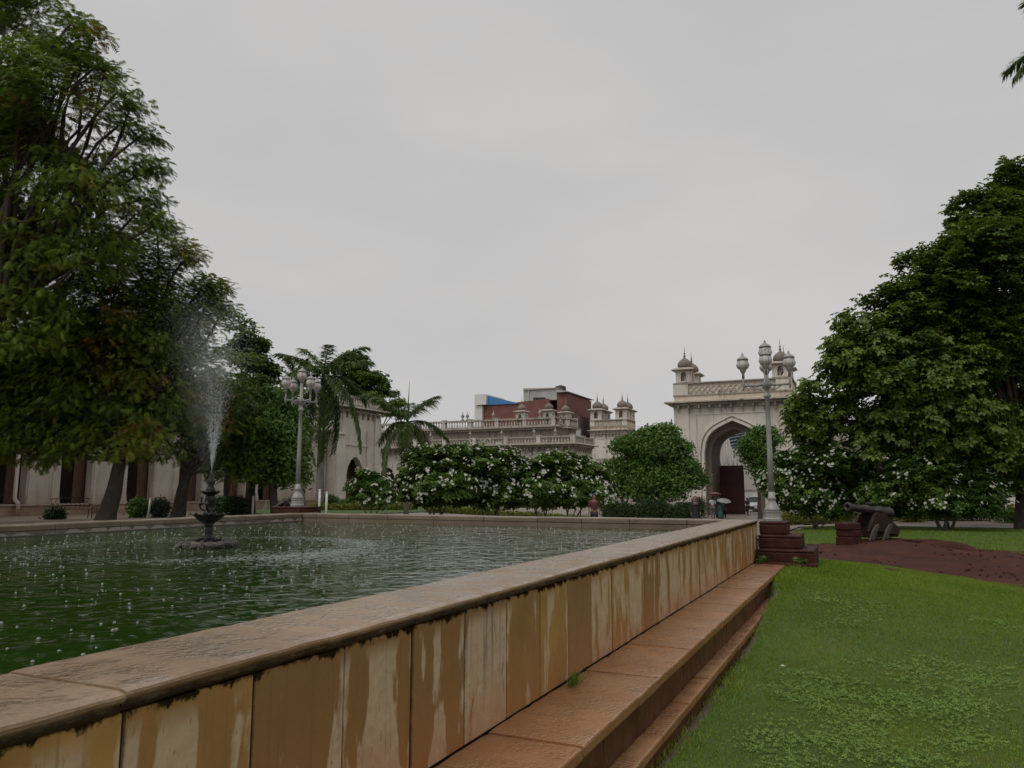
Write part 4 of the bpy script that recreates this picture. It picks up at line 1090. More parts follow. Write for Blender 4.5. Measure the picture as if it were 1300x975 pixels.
def kiosk(root, cx, cy, z, s, mat='plaster', name='kiosk', hb=1.0):
    """little domed kiosk: arched box, sloping eave, bulbous dome, spike"""
    w_ = .68 * s; h = 1.28 * s * hb; th = .13 * s
    b = MB()
    op = [(-.24 * s, .24 * s, z + .55 * h, .26 * h, mughal, z + .14 * h)]
    opx = [(cx + a, cx + c, d, e, f_, g) for a, c, d, e, f_, g in op]; opy = [(cy + a, cy + c, d, e, f_, g) for a, c, d, e, f_, g in op]
    arch_wall(b, cx - w_, cx + w_, cy - w_, cy - w_ + th, z, z + h, opx, 'y', 10); arch_wall(b, cx - w_, cx + w_, cy + w_ - th, cy + w_, z, z + h, opx, 'y', 10)
    arch_wall(b, cy - w_ + th, cy + w_ - th, cx - w_, cx - w_ + th, z, z + h, opy, 'x', 10); arch_wall(b, cy - w_ + th, cy + w_ - th, cx + w_ - th, cx + w_, z, z + h, opy, 'x', 10)
    b.box(cx - w_ * 1.06, cx + w_ * 1.06, cy - w_ * 1.06, cy + w_ * 1.06, z - .06 * s, z + .05 * s)
    k = b.build(name, M[mat], root)
    e = MB(); v = w_ + .36 * s
    e.taper(cx - v, cx + v, cy - v, cy + v, z + h - .10 * s, z + h + .02 * s, .82); e.taper(cx - v * .8, cx + v * .8, cy - v * .8, cy + v * .8, z + h + .02 * s, z + h + .14 * s, .7)
    e.taper(cx - w_ * 1.12, cx + w_ * 1.12, cy - w_ * 1.12, cy + w_ * 1.12, z + h - .22 * s, z + h - .10 * s, 1.25)
    e.build('eave', M['trim'], k)
    e = MB(); e.lathe([(r * .92 * s, zz * 1.0 * s) for r, zz in ONION], 18, (cx, cy, z + h + .13 * s)); e.build('dome', M['dome'], k)
    e = MB(); e.lathe([(r * s, zz * 1.0 * s) for r, zz in FINIAL], 8, (cx, cy, z + h + 1.14 * s)); e.build('finial', M['dome'], k)
    return k
def urn(root, x, y, z, s):
    e = MB(); e.lathe([(.20 * s, 0), (.20 * s, .12 * s), (.09 * s, .18 * s), (.08 * s, .3 * s), (.22 * s, .48 * s), (.25 * s, .62 * s), (.16 * s, .78 * s), (.06 * s, .88 * s), (.07 * s, .95 * s), (.02 * s, 1.2 * s)], 10, (x, y, z)); e.build('urn', M['trim'], root)
def balustrade(root, pts, z, h, mat='plaster_main', gap=.26, post=3.2):
    """rail on turned balusters along a path of (x, y)"""
    rail = MB(); bal = MB(); prof = [(.055, 0), (.05, .06), (.095, .28), (.055, .55), (.045, .75), (.06, .86), (.06, 1)]
    hh = h * .62; zb = z + h * .16
    pm = MB(); pm.box(-.19, .19, -.19, .19, -.01, h + .05); pm.box(-.23, .23, -.23, .23, h + .052, h + .10); pm = pm.mesh('balustrade_post'); pm.materials.append(M[mat]); org = WLOC[root.name]
    for si, ((x0, y0), (x1, y1)) in enumerate(zip(pts[:-1], pts[1:])):
        L = math.hypot(x1 - x0, y1 - y0); a = math.atan2(y1 - y0, x1 - x0); T = Matrix.Translation((x0, y0, 0)) @ Matrix.Rotation(a, 4, 'Z')
        rail.box(0, L, -.13, .13, z, zb, T); rail.box(0, L, -.16, .16, zb + hh, z + h, T)
        n = max(1, int(L / gap))
        for i in range(n):
            u = (i + .5) * L / n; p = T @ Vector((u, 0, 0)); bal.lathe([(r * 1.05, zz * hh) for r, zz in prof], 6, (p.x, p.y, zb))
        m_ = max(1, round(L / post))
        for i in range(1 if si else 0, m_ + 1):
            p = T @ Vector((i * L / m_, 0, z)); link('balustrade_post', pm, root, None, p - org, (0, 0, a))
    r = rail.build('balustrade_rail', M['trim'], root)
    bal.build('balusters', M[mat], r, kind='stuff')
def brackets(root, u0, u1, t, z, gap, dep, hgt, axis='y', sgn=-1, mat='trim'):
    b = MB(); n = max(2, int((u1 - u0) / gap))
    for i in range(n):
        u = u0 + (i + .5) * (u1 - u0) / n
        ta, tb = sorted((t, t + sgn * dep))
        mk_box(b, u - .07, u + .07, ta, tb, z - hgt * .45, z, axis); ta, tb = sorted((t, t + sgn * dep * .55)); mk_box(b, u - .06, u + .06, ta, tb, z - hgt, z - hgt * .45 - .002, axis)
    b.build('brackets', M[mat], root, kind='stuff')

def gatehouse(label, xa, xb, yf, dep, zg, zcor, zpar, ks, inset, arch=True):
    t = thing('gatehouse', label, 'gate', ((xa + xb) / 2, yf + dep / 2, zg))
    W = xb - xa; cx = (xa + xb) / 2; H = zcor - zg
    hw = W * .245; sp = zg + H * .545; rise = H * .285
    ops = [(cx - hw, cx + hw, sp, rise, mughal)] if arch else []
    b = MB()
    th = .45
    arch_wall(b, xa, xb, yf, yf + th, zg - .3, zcor, ops, 'y', 30)
    hw2 = hw * .80
    b.build('front_wall', M['plaster'], t); b = MB()
    b.box(xb - .3, xb - .002, yf + th + .001, yf + dep, zg - .3, zcor - .006); b.box(xa + .002, xa + .3, yf + th + .001, yf + dep, zg - .3, zcor - .006); b.build('side_wall', M['plaster'], t); b = MB()
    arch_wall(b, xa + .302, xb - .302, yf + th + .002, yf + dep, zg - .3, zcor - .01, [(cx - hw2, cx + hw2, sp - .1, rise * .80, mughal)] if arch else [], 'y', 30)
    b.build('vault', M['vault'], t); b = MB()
    b.box(xa + .05, xb - .05, yf + .05, yf + dep - .05, zcor, zcor + .2)
    b.build('roof', M['trim'], t)
    b = MB()
    # flat corner pilasters, framing fillets, moulded arch
    pw = W * .13
    for s0 in (xa - .003, xb - pw + .003):
        b.box(s0, s0 + pw, yf - .09, yf - .001, zg - .3, zcor - .45)
        b.box(s0 - .04, s0 + pw + .04, yf - .15, yf - .001, zg - .3, zg + .7)
    px0, px1 = cx - W * .315, cx + W * .315; zt = zg + H * .90
    for u0, u1, z0, z1 in ((px0, px0 + .09, zg, zt), (px1 - .09, px1, zg, zt), (px0 + .09, px1 - .09, zt - .09, zt)):
        b.box(u0, u1, yf - .06, yf - .001, z0, z1)
    if arch: arch_band(b, cx, hw, sp, rise, mughal, W * .022, yf - .14, yf - .001, 'y', zg - .2, 30); arch_band(b, cx, hw + W * .034, sp, rise + W * .038, mughal, W * .010, yf - .2, yf - .001, 'y', zg - .2, 30)
    b.build('moulding', M['plaster'], t)
    b = MB(); ov = W * .075
    b.taper(xa - ov, xb + ov, yf - ov, yf + dep + ov, zcor, zcor + .12, .985); b.box(xa - ov * .45, xb + ov * .45, yf - ov * .45, yf + dep + ov * .45, zcor - .22, zcor - .004)
    b.box(xa - .05, xb + .05, yf - .05, yf - .003, zcor - .5, zcor - .40)
    b.build('cornice', M['trim'], t)
    brackets(t, xa, xb, yf, zcor - .23, W * .085, ov * .6, .55, 'y', -1); brackets(t, yf, yf + dep, xb, zcor - .23, W * .085, ov * .6, .55, 'x', 1)
    # parapet: lower course, then a panel of crossing laths between piers
    z1 = zcor + .125; hp = zpar - z1; zm = z1 + hp * .34
    b = MB(); b.box(xa + .02, xb - .02, yf, yf + .35, z1, zm); b.box(xa + .02, xb - .02, yf + dep - .35, yf + dep, z1, zm)
    b.box(xb - .37, xb - .02, yf + .352, yf + dep - .352, z1, zm); b.box(xa + .02, xa + .37, yf + .352, yf + dep - .352, z1, zm)
    b.box(xa, xb, yf + .12, yf + .3, zm + .002, zpar - .1); b.box(xb - .3, xb - .12, yf + .302, yf + dep - .1, zm + .002, zpar - .1); b.box(xa + .12, xa + .3, yf + .302, yf + dep - .1, zm + .002, zpar - .1); b.box(xa, xb, yf + dep - .098, yf + dep, zm + .002, zpar - .1)
    b.build('parapet', M['parapet'], t)
    b = MB(); b.box(xa - .06, xb + .06, yf - .07, yf + .4, zm - .06, zm + .05); b.box(xa - .05, xb + .05, yf - .06, yf + .4, zpar - .1, zpar)
    b.box(xb - .4, xb + .05, yf + .402, yf + dep, zpar - .1, zpar); b.box(xa - .05, xa + .4, yf + .402, yf + dep, zpar - .1, zpar)
    b.build('parapet_coping', M['trim'], t)
    for s0 in (xa - .02, xb - pw + .02): b = MB(); b.box(s0, s0 + pw, yf - .03, yf + .11, zm + .052, zpar - .102); b.build('parapet_pier', M['plaster'], t)
    b = MB(); u0, u1 = xa + pw, xb - pw; hh = zpar - .1 - zm - .05; n = max(4, round((u1 - u0) / (hh * .5)))
    for i in range(-2, n + 1):
        for sg in (0, 1):
            a0 = u0 + i * (u1 - u0) / n; a1 = a0 + hh
            za, zb_ = zm + .05, zpar - .1
            lo, hi = max(a0, u0), min(a1, u1)
            if hi - lo < .05: continue
            f0, f1 = (lo - a0) / hh, (hi - a0) / hh
            z0_, z1_ = (za + f0 * hh, za + f1 * hh) if sg == 0 else (zb_ - f0 * hh, zb_ - f1 * hh)
            b.tube([(lo, yf + .085 + .012 * sg, z0_), (hi, yf + .085 + .012 * sg, z1_)], .042, 4, False)
    b.build('lattice', M['plaster_main'], t, kind='stuff')
    for ix, iy in ((0, 0), (1, 0), (0, 1), (1, 1)):
        kiosk(t, (xa + inset, xb - inset)[ix], (yf + inset, yf + dep - inset)[iy], zpar, ks)
    return t, cx, hw, hw2
# near gatehouse
pa, pb = PY(858, 600, 65), PY(1011, 600, 65)
gate_t, GCX, GHW, GHW2 = gatehouse('large cream arched gatehouse with domed corner kiosks behind the lamp post', pa.x, pb.x, 65.0, 4.6, -0.28, PY(850, 513, 65).z, PY(870, 486, 65).z, .98, .85)
# far gatehouse
pa, pb = PY(750, 600, 98), PY(797, 600, 98)
gatehouse('distant smaller gatehouse with four domed kiosks left of the arched gate', pa.x, pb.x, 98.0, 4.2, -0.3, PY(760, 547, 98).z, PY(760, 533, 98).z, 1.12, .8, False)
# timber leaves of the gate
def gate_leaf(label, x0, L, y, z0, h, rz):
    t = thing('gate_leaf', label, 'gate door', (x0, y, z0), rz, 'timber leaves of the arched gate')
    n = 8
    pb_ = MB(); w_ = L / n; pb_.box(.006, w_ - .006, -.05, .05, 0, h); pm = pb_.mesh('plank'); pm.materials.append(M['maroon'])
    for k in range(n): link('plank', pm, t, None, (k * w_, random.uniform(-.008, .008), 0))
    b = MB()
    for z in (.3, h * .36, h * .66, h - .3): b.box(0, L, -.10, -.052, z - .11, z + .11)
    b.box(0, .14, -.115, -.053, 0.003, h - .003); b.box(L - .14, L, -.115, -.053, .003, h - .003)
    b.build('ledge_frame', M['maroon'], t, world=False)
    s = MB(); s.lathe([(.035, 0), (.025, .1), (.004, .42)], 6); sm = s.mesh('spike'); sm.materials.append(M['iron'])
    for k in range(7): link('spike', sm, t, None, ((k + .5) * L / 7, 0, h))
    kb = MB()
    for z in (h * .18, h * .5, h * .83):
        for k in range(6): kb.lathe([(.05, 0), (.035, .03), (.0, .045)], 6, M=Matrix.Translation(((k + .5) * L / 6, -.12 if False else -.055, z)) @ Matrix.Rotation(R(90), 4, 'X'))
    kb.build('studs', M['iron'], t, world=False, kind='stuff')
    return t
gy = 65 + 4.6 + .1
xl = PY(909, 640, gy).x; xr = PY(946, 640, gy).x; zt = PY(928, 591, gy).z
gate_leaf('closed dark maroon timber gate leaf topped with iron spikes', xl, xr - xl, gy, -.26, zt + .26, 0)
gate_leaf('open maroon gate leaf swung back behind the small round tree', xr + (xr - xl) * 0.98, xr - xl, gy + .1, -.26, zt + .26, R(82))

# main palace block with two terraces of balusters
YM = 66.0
xa, xb = -47.5, PY(727, 560, YM).x
mz = lambda px, py: PY(px, py, YM).z
t = thing('palace_block', 'long weathered cream palace block with two tiers of balustrades behind the flowering shrubs', 'palace', ((xa + xb) / 2, YM + 3, 0))
zc1 = mz(640, 566); zt1 = mz(640, 556.0); zr0 = mz(640, 545.5); zr1 = mz(640, 533.5)
b = MB()
ops = []
u = xb - 2.9
while u > xa + 3: ops.append((u - .75, u + .75, 3.0, 1.1, scallop)); u -= 3.4
arch_wall(b, xa, xb, YM, YM + .6, -.2, zc1, ops, 'y', 16)
b.box(xb - .6, xb, YM + .602, YM + 5.5, -.2, zc1); b.box(xa, xb - .602, YM + 4.5, YM + 5, -.2, zc1)
b.box(xa, xb - .05, YM + .05, YM + 5.4, zc1, zc1 + .1)
b.build('wall', M['plaster_main'], t)
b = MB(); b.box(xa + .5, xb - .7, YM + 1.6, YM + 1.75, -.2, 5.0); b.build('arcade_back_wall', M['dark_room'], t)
b = MB()
for op in ops:
    c = (op[0] + op[1]) / 2
    for s_ in (-1, 1): b.box(c + s_ * 1.35 - .16, c + s_ * 1.35 + .16, YM - .1, YM - .002, -.2, zc1 - .3)
b.build('pilaster', M['plaster_main'], t)
b = MB(); b.taper(xa, xb + .75, YM - .75, YM + 5.5, zc1, zc1 + .13, .99); b.box(xa, xb + .32, YM - .32, YM - .003, zc1 - .2, zc1 - .004); b.box(xb + .003, xb + .32, YM - .001, YM + 5.2, zc1 - .2, zc1 - .004)
b.build('lower_cornice', M['trim'], t)
brackets(t, xa, xb, YM, zc1 - .21, .62, .28, .45); brackets(t, YM, YM + 5, xb, zc1 - .21, .62, .28, .45, 'x', 1)
balustrade(t, [(xa, YM - .2), (xb + .1, YM - .2), (xb + .1, YM + 5.2)], zc1 + .135, zt1 - zc1 - .1, gap=.30)
sb = 1.7; xu = PY(706, 540, YM + sb).x
mz2 = lambda px, py: PY(px, py, YM + sb).z
zu0, zu1 = mz2(640, 543.5), mz2(640, 533.0)
b = MB(); b.box(xa, xu, YM + sb, YM + sb + .5, zc1 + .1, zu0 - .05); b.box(xu - .5, xu, YM + sb + .502, YM + 5.2, zc1 + .1, zu0 - .05); b.prism([(xu, YM + sb), (xu + .8, YM + sb + .9), (xu + .8, YM + 5.0), (xu, YM + 5.0)], zc1 + .1, zu0 - .06, 'z'); b.build('attic_wall', M['attic'], t)
b = MB(); b.taper(xa, xu + .45, YM + sb - .45, YM + 5.2, zu0 - .05, zu0 + .08, .99); b.box(xa, xu + .2, YM + sb - .22, YM + sb - .003, zu0 - .26, zu0 - .054); b.prism([(xu - .2, YM + sb - .3), (xu + 1.25, YM + sb + .85), (xu + 1.25, YM + 5.3), (xu - .2, YM + 5.3)], zu0 - .16, zu0 - .057, 'z'); b.build('upper_cornice', M['trim'], t)
balustrade(t, [(xa, YM + sb - .1), (xu - .2, YM + sb - .1), (xu + .75, YM + sb + .95), (xu + .75, YM + 5)], zu0 + .085, zu1 - zu0, gap=.30)
for px in (588, 594, 627, 686):
    q = PY(px, 533, YM + sb); urn(t, q.x, YM + sb - .1, zu1 + .1, .72)
for px, s_ in ((518, .8), (548, .8), (598, .7), (638, .8), (679, .7), (706, .7)):
    q = PY(px, 556, YM); urn(t, q.x, YM - .2, zt1 + .1, .62)
for px, py_, dy in ((663.5, 533, .9), (698, 533, 1.0), (719, 538, 3.6)):
    q = PY(px, py_, YM + sb + dy); kiosk(t, q.x, YM + sb + dy - .2, zu0 + .1, .68, 'plaster_main', hb=1.75)
# link wall from the palace block back to the far gatehouse, and the wall right of the gate
t = thing('link_wall', 'plain grey plaster wall joining the palace block to the far gatehouse', 'wall', (-22, 75, 0))
b = MB(); q0 = PY(757, 600, 78); q1 = PY(858, 600, 78); b.box(q0.x, q1.x, 78, 78.5, -.3, 4.7); b.build('wall', M['plaster_main'], t)
b = MB(); b.box(q0.x - .2, q1.x + .2, 77.75, 78.7, 4.704, 4.85); b.box(q0.x, q1.x, 77.9, 78.6, 4.855, 5.1); b.build('coping', M['trim'], t)
b = MB()
for k in range(6): u = q0.x + .6 + k * (q1.x - q0.x - 1.2) / 5; b.box(u - .2, u + .2, 77.9, 77.998, -.3, 4.6)
b.build('pilaster', M['plaster_main'], t)
# right-hand wing
t = thing('palace_wing', 'pale palace wing with dark arcade openings behind the large right-hand tree', 'palace', (10, 68, 0))
b = MB(); ops = []; u = -.5
while u < 36: ops.append((u, u + 2.2, 3.2, 1.4, scallop)); u += 3.8
x0 = PY(1013, 600, 67.5).x
ops = [o_ for o_ in ops if o_[0] > x0 + 2.6]
arch_wall(b, x0, 40, 67.5, 68.1, -.2, 5.7, ops, 'y', 14); b.box(x0, 40, 71, 71.5, -.2, 5.7); b.build('wall', M['plaster'], t)
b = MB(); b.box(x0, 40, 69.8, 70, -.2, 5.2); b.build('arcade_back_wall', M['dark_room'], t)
b = MB(); b.taper(x0 - .1, 40, 66.6, 71.5, 5.705, 5.9, .99); b.build('cornice', M['trim'], t); brackets(t, x0, 40, 67.5, 5.70, .7, .5, .5)
balustrade(t, [(x0, 67.4), (40, 67.4)], 5.905, 1.0)
b = MB()
for k in range(3): b.box(6, 40, 66.0 - k * .35, 66.34 - k * .35 + .004, -.1, .75 - k * .22)
b.build('step', M['plinth'], t)

# left wing: long arcade front facing the pool
XW = -41.0
t = thing('palace_wing', 'long cream palace wing with brown doorways and a stone plinth behind the left-hand trees', 'palace', (XW - 2, 36, .4))
wy = lambda px: PX(px, 630, XW).y
zp = 1.05
b = MB(); bays = [wy(75) - 3.85 * 2, wy(75) - 3.85, wy(75), wy(160), wy(160) + 3.9, wy(160) + 7.8, wy(327)]
wd = wy(117) - wy(75)
ops = [(q, q + wd * .96, zp + 2.7, 1.0, scallop) for q in bays]
arch_wall(b, 12, 53, XW - .55, XW, zp, 6.4, ops, 'x', 16); b.box(XW - 6, XW - 5.5, 12, 53, zp, 6.4); b.box(XW - 5.6, XW - .2, 12, 53, 6.402, 6.6); b.build('wall', M['plaster_wing'], t)
b = MB(); b.box(XW - 6, XW + .28, 12, 52.8, 0.2, zp - .08); b.build('plinth', M['plinth'], t)
b = MB(); b.box(XW - 6, XW + .36, 12, 52.8, zp - .078, zp - .002); b.build('plinth_ledge', M['plaster_wing'], t)
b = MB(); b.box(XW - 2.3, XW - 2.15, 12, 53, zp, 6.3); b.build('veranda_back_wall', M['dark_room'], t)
b = MB(); b.box(XW - .3, XW + .75, 12, 52.5, 6.604, 6.75); b.box(XW + .003, XW + .35, 12, 52.5, 6.4, 6.6); b.build('cornice', M['trim'], t); brackets(t, 12, 52.5, XW, 6.39, .7, .3, .45, 'x', 1)
balustrade(t, [(XW, 12), (XW, 52.5)], 6.755, 1.0)
for i, q in enumerate(bays):
    # flared pier feet on both sides of each opening, a door pair in the depth of the veranda
    for e, s_ in ((q, -1), (q + wd * .96, 1)):
        b = MB(); lo, hi = sorted((e + s_ * .01, e + s_ * .55)); b.taper(XW + .002, XW + .12, lo, hi, zp, zp + .5, .75); b.box(XW - .05, XW + .05, lo + .08, hi - .06, zp + .5, zp + 3.6); b.build('pier_foot', M['plaster_wing'], t)
    dr = MB(); dr.box(XW - 2.14, XW - 2.05, q - .1, q + .95, zp, zp + 2.9); d_ = dr.build('door', M['door_pale'] if i % 2 == 0 else M['door_brown'], t)
    fr = MB(); fr.box(XW - 2.14, XW - 1.98, q - .24, q - .11, zp, zp + 3.05); fr.box(XW - 2.14, XW - 1.98, q + .96, q + 1.09, zp, zp + 3.05); fr.box(XW - 2.14, XW - 1.98, q - .109, q + .959, zp + 2.91, zp + 3.05); fr.box(XW - 2.06, XW - 2.02, q + .40, q + .45, zp, zp + 2.9); fr.build('frame', M['door_brown'], d_)
    lf_ = MB()
    for k in range(3): lf_.box(XW - .62 - k * .02, XW - .57 - k * .02, q + wd * (.58 + .12 * k), q + wd * (.69 + .12 * k), zp + .02, zp + 2.75)
    lf_.build('folding_shutter', M['door_brown'], t)
b = MB()
for k in range(3): b.box(XW + .29 + k * .32 - .002, XW + .29 + (k + 1) * .32, wy(120), wy(158), .3, .88 - k * .24)
b.build('step', M['plinth'], t)
b = MB(); yq = wy(17); b.tube([(XW + .12, yq, 6.3), (XW + .12, yq, zp + .35), (XW + .2, yq, zp + .2), (XW + .42, yq, zp + .08), (XW + .45, yq, zp - .1), (XW + .45, yq, .3)], .10, 8); b.build('downpipe', M['plaster_wing'], t)

# corner pavilion
XP = -40.0
py_ = lambda px: PX(px, 600, XP).y
ya, yb = py_(427), py_(481)
zt, zc_ = PX(455, 513.5, XP).z, PX(455, 523, XP).z
t = thing('corner_pavilion', 'tall cream corner pavilion with a scalloped brown arch behind the palms', 'pavilion', (XP - 4, (ya + yb) / 2, .5))
b = MB(); y0, y1 = py_(440), py_(461)
arch_wall(b, ya, yb, XP - .6, XP, .5, zc_, [(y0, y1, PX(450, 604, XP).z, PX(450, 579, XP).z - PX(450, 604, XP).z, scallop)], 'x', 28)
arch_wall(b, XP - 8, XP - .602, ya, ya + .5, .5, zc_, [(XP - 5, XP - 3, 3.6, 1.6, scallop)], 'y', 20)
b.box(XP - 8, XP - .602, yb - .5, yb, .5, zc_); b.box(XP - 8.5, XP - 8.002, ya, yb, .5, zc_); b.box(XP - 8, XP - .05, ya + .05, yb - .05, zc_ + .002, zc_ + .2)
b.build('wall', M['plaster'], t)
b = MB(); b.box(XP - 1.5, XP - 1.4, ya + .6, yb - .6, .5, 6); b.box(XP - 7, XP - 2, ya + 1.4, ya + 1.5, .5, 6); b.build('brown_screen', M['door_brown'], t)
b = MB()
for e in (ya - .003, yb - .9 + .003): b.box(XP + .001, XP + .14, e, e + .9, .5, zc_ - .35); b.box(XP + .001, XP + .22, e - .05, e + .95, .5, 1.2)
for e in (y0 - .95, y1 + .35): b.box(XP + .001, XP + .10, e, e + .6, .5, zc_ - 1.6)
zz = PX(450, 566, XP).z; b.box(XP + .001, XP + .13, y0 - .7, y1 + .7, zz, zz + .14); b.box(XP - .9, XP - .05, ya - .12, ya - .001, .5, zc_ - .35); b.box(XP - 1.6, XP - 1.2, ya - .1, ya - .001, .5, zc_ - .35)
zz = PX(440, 552, XP).z; b.box(XP + .001, XP + .35, ya - .1, ya + .8, zz, zz + .1)
b.build('pilaster', M['plaster'], t)
b = MB(); b.taper(XP - 8.6, XP + .8, ya - .8, yb + .6, zc_ + .2, zc_ + .34, .985); b.box(XP - 8, XP + .3, ya - .3, yb + .3, zc_ - .12, zc_ - .002); b.build('cornice', M['trim'], t)
brackets(t, ya, yb, XP, zc_ - .13, .7, .28, .5, 'x', 1)
balustrade(t, [(XP - 8, ya), (XP - .1, ya), (XP - .1, yb), (XP - 8, yb)], zc_ + .345, zt - zc_ + .35, 'plaster')
kiosk(t, XP - 1.0, ya + .9, zt + .5, .75); kiosk(t, XP - 6.5, ya + .9, zt + .5, .75)
b = MB()
for k in range(3): b.box(XP + .23 + k * .35 - .002, XP + .23 + (k + 1) * .35, y0 - 1, y1 + 1, .2, .95 - k * .24)
b.build('step', M['plinth'], t)

# brick block and its neighbours behind the palace
YB = 96.0
bz = lambda px, py: PY(px, py, YB)
t = thing('brick_building', 'dark red brick building with white and blue ends rising behind the palace roof', 'building', (bz(670, 520).x, YB + 4, 0))
def slab(name, mat, px0, px1, py0, z0, y0=YB, dep=8.0, py0b=None):
    a, c = PY(px0, py0, y0), PY(px1, py0 if py0b is None else py0b, y0); b = MB()
    b.prism([(a.x, z0), (c.x, z0), (c.x, c.z), (a.x, a.z)], y0, y0 + dep); return b.build(name, M[mat], t)
slab('brick_wall', 'brick', 612, 696, 516, 0, YB, 9, 506)
slab('white_end', 'white_paint', 602.5, 612.2, 515, 0, YB - .4, 6); slab('white_cap', 'white_paint', 602.5, 617, 500.5, bz(602, 515).z, YB - .7, 6)
slab('blue_screen', 'blue_sheet', 617.2, 657, 502, bz(617, 514.5).z, YB - .2, 6, 511.5)
slab('upper_storey', 'grey_conc', 664.5, 706.8, 495, bz(664, 509).z, YB + .5, 8, 493)
slab('side_brick_wall', 'brick', 707, 720, 498.5, 0, YB + .3, 10, 499.5); slab('brick_annexe', 'brick_dark', 720.5, 736, 525, 0, YB + 1, 9, 528)
slab('roof_slab', 'grey_conc', 706, 721, 494.3, bz(706, 498.2).z, YB - .1, 11, 496.8); slab('parapet_band', 'door_pale', 664, 707.3, 493, bz(664, 495).z, YB + .3, 9, 492)
slab('window', 'glass_dark', 677, 692, 504.5, bz(677, 508).z, YB + .38, .3); slab('pipe', 'grey_conc', 670.5, 671.6, 494, bz(664, 508.6).z, YB + .36, .2)
slab('concrete_base', 'grey_conc', 728, 736.5, 544, 0, YB + .8, .4)
t = thing('water_tank', 'black ribbed water tank on the brick building roof', 'water tank', (bz(701.5, 493).x, YB + 3, bz(701, 494).z))
b = MB(); zz = bz(701, 493.6).z - .1 - t.location.z; b.lathe([(.78, zz), (.8, zz + .15), (.76, zz + .2), (.8, zz + .35), (.76, zz + .4), (.8, zz + .55), (.76, zz + .6), (.78, zz + .72), (.5, zz + .85), (.22, zz + .9)], 18); b.build('body', M['tank'], t, world=False)
b = MB(); b.lathe([(.24, zz + .89), (.24, zz + .95), (.05, zz + .98)], 12); b.build('lid', M['tank'], t, world=False)

# seen through the gate: corrugated shed, blue awning, low wall
YS = 84.0
a, c = PY(898, 600, YS), PY(990, 600, YS); zt = PY(930, 543, YS).z
t = thing('corrugated_shed', 'pale ribbed sheet wall seen through the gate arch', 'shed', ((a.x + c.x) / 2, YS, -.3))
n = 26; w_ = (c.x - a.x) / n
pm = MB(); pm.prism([(0, 0), (w_ * .7, 0), (w_ * .78, -.07), (w_ * .92, -.07), (w_, 0), (w_, .05), (0, .05)], 0, zt + .3, 'z'); pm = pm.mesh('sheet_panel'); pm.materials.append(M['shed'])
for k in range(n): link('sheet_panel', pm, t, None, (a.x + k * w_ - t.location.x, 0, 0))
b = MB(); b.box(a.x, c.x, YS - .12, YS + .1, zt + .003, zt + .2); b.box(a.x, c.x, YS + .06, YS + 4, zt + .1, zt + .15); b.build('roof', M['shed'], t)
t = thing('awning', 'blue striped tarpaulin awning hanging behind the gate arch', 'awning', PY(945, 552, 76))
b = MB(); e0, e1 = PY(922, 551, 76) - t.location, PY(962, 543, 76) - t.location; rows = 7
for j in range(rows):
    v0, v1 = j / rows, (j + .8) / rows
    q = [e0 + Vector((0, v * 3.5, -1.15 * v + .18 * math.sin(v * 5))) for v in (v0, v1)]; p_ = [e1 + Vector((0, v * 3.5, -1.15 * v + .18 * math.sin(v * 5))) for v in (v0, v1)]
    b.add([q[0], q[1], p_[1], p_[0]], [(0, 1, 2, 3)])
o = b.build('sheet', M['blue_tarp'], t, world=False); so = o.modifiers.new('solid', 'SOLIDIFY'); so.thickness = .03
b = MB()
for e in (e0, e1):
    for yy, dz in ((0.05, 0), (3.5, -1.2)): b.tube([(e.x, yy, -t.location.z - .3), (e.x, yy, e.z + dz)], .05, 6)
b.build('pole', M['steel'], t, world=False)
t = thing('low_wall', 'low white wall across the road beyond the gate', 'wall', (-7, 80, -.3))
b = MB(); a, c = PY(940, 640, 80), PY(1000, 640, 80); b.box(a.x, c.x, 80, 80.3, -.3, 1.7); b.build('wall', M['white_paint'], t)
b = MB(); b.box(a.x - .1, c.x + .1, 79.92, 80.38, 1.703, 1.85); b.build('coping', M['trim'], t)
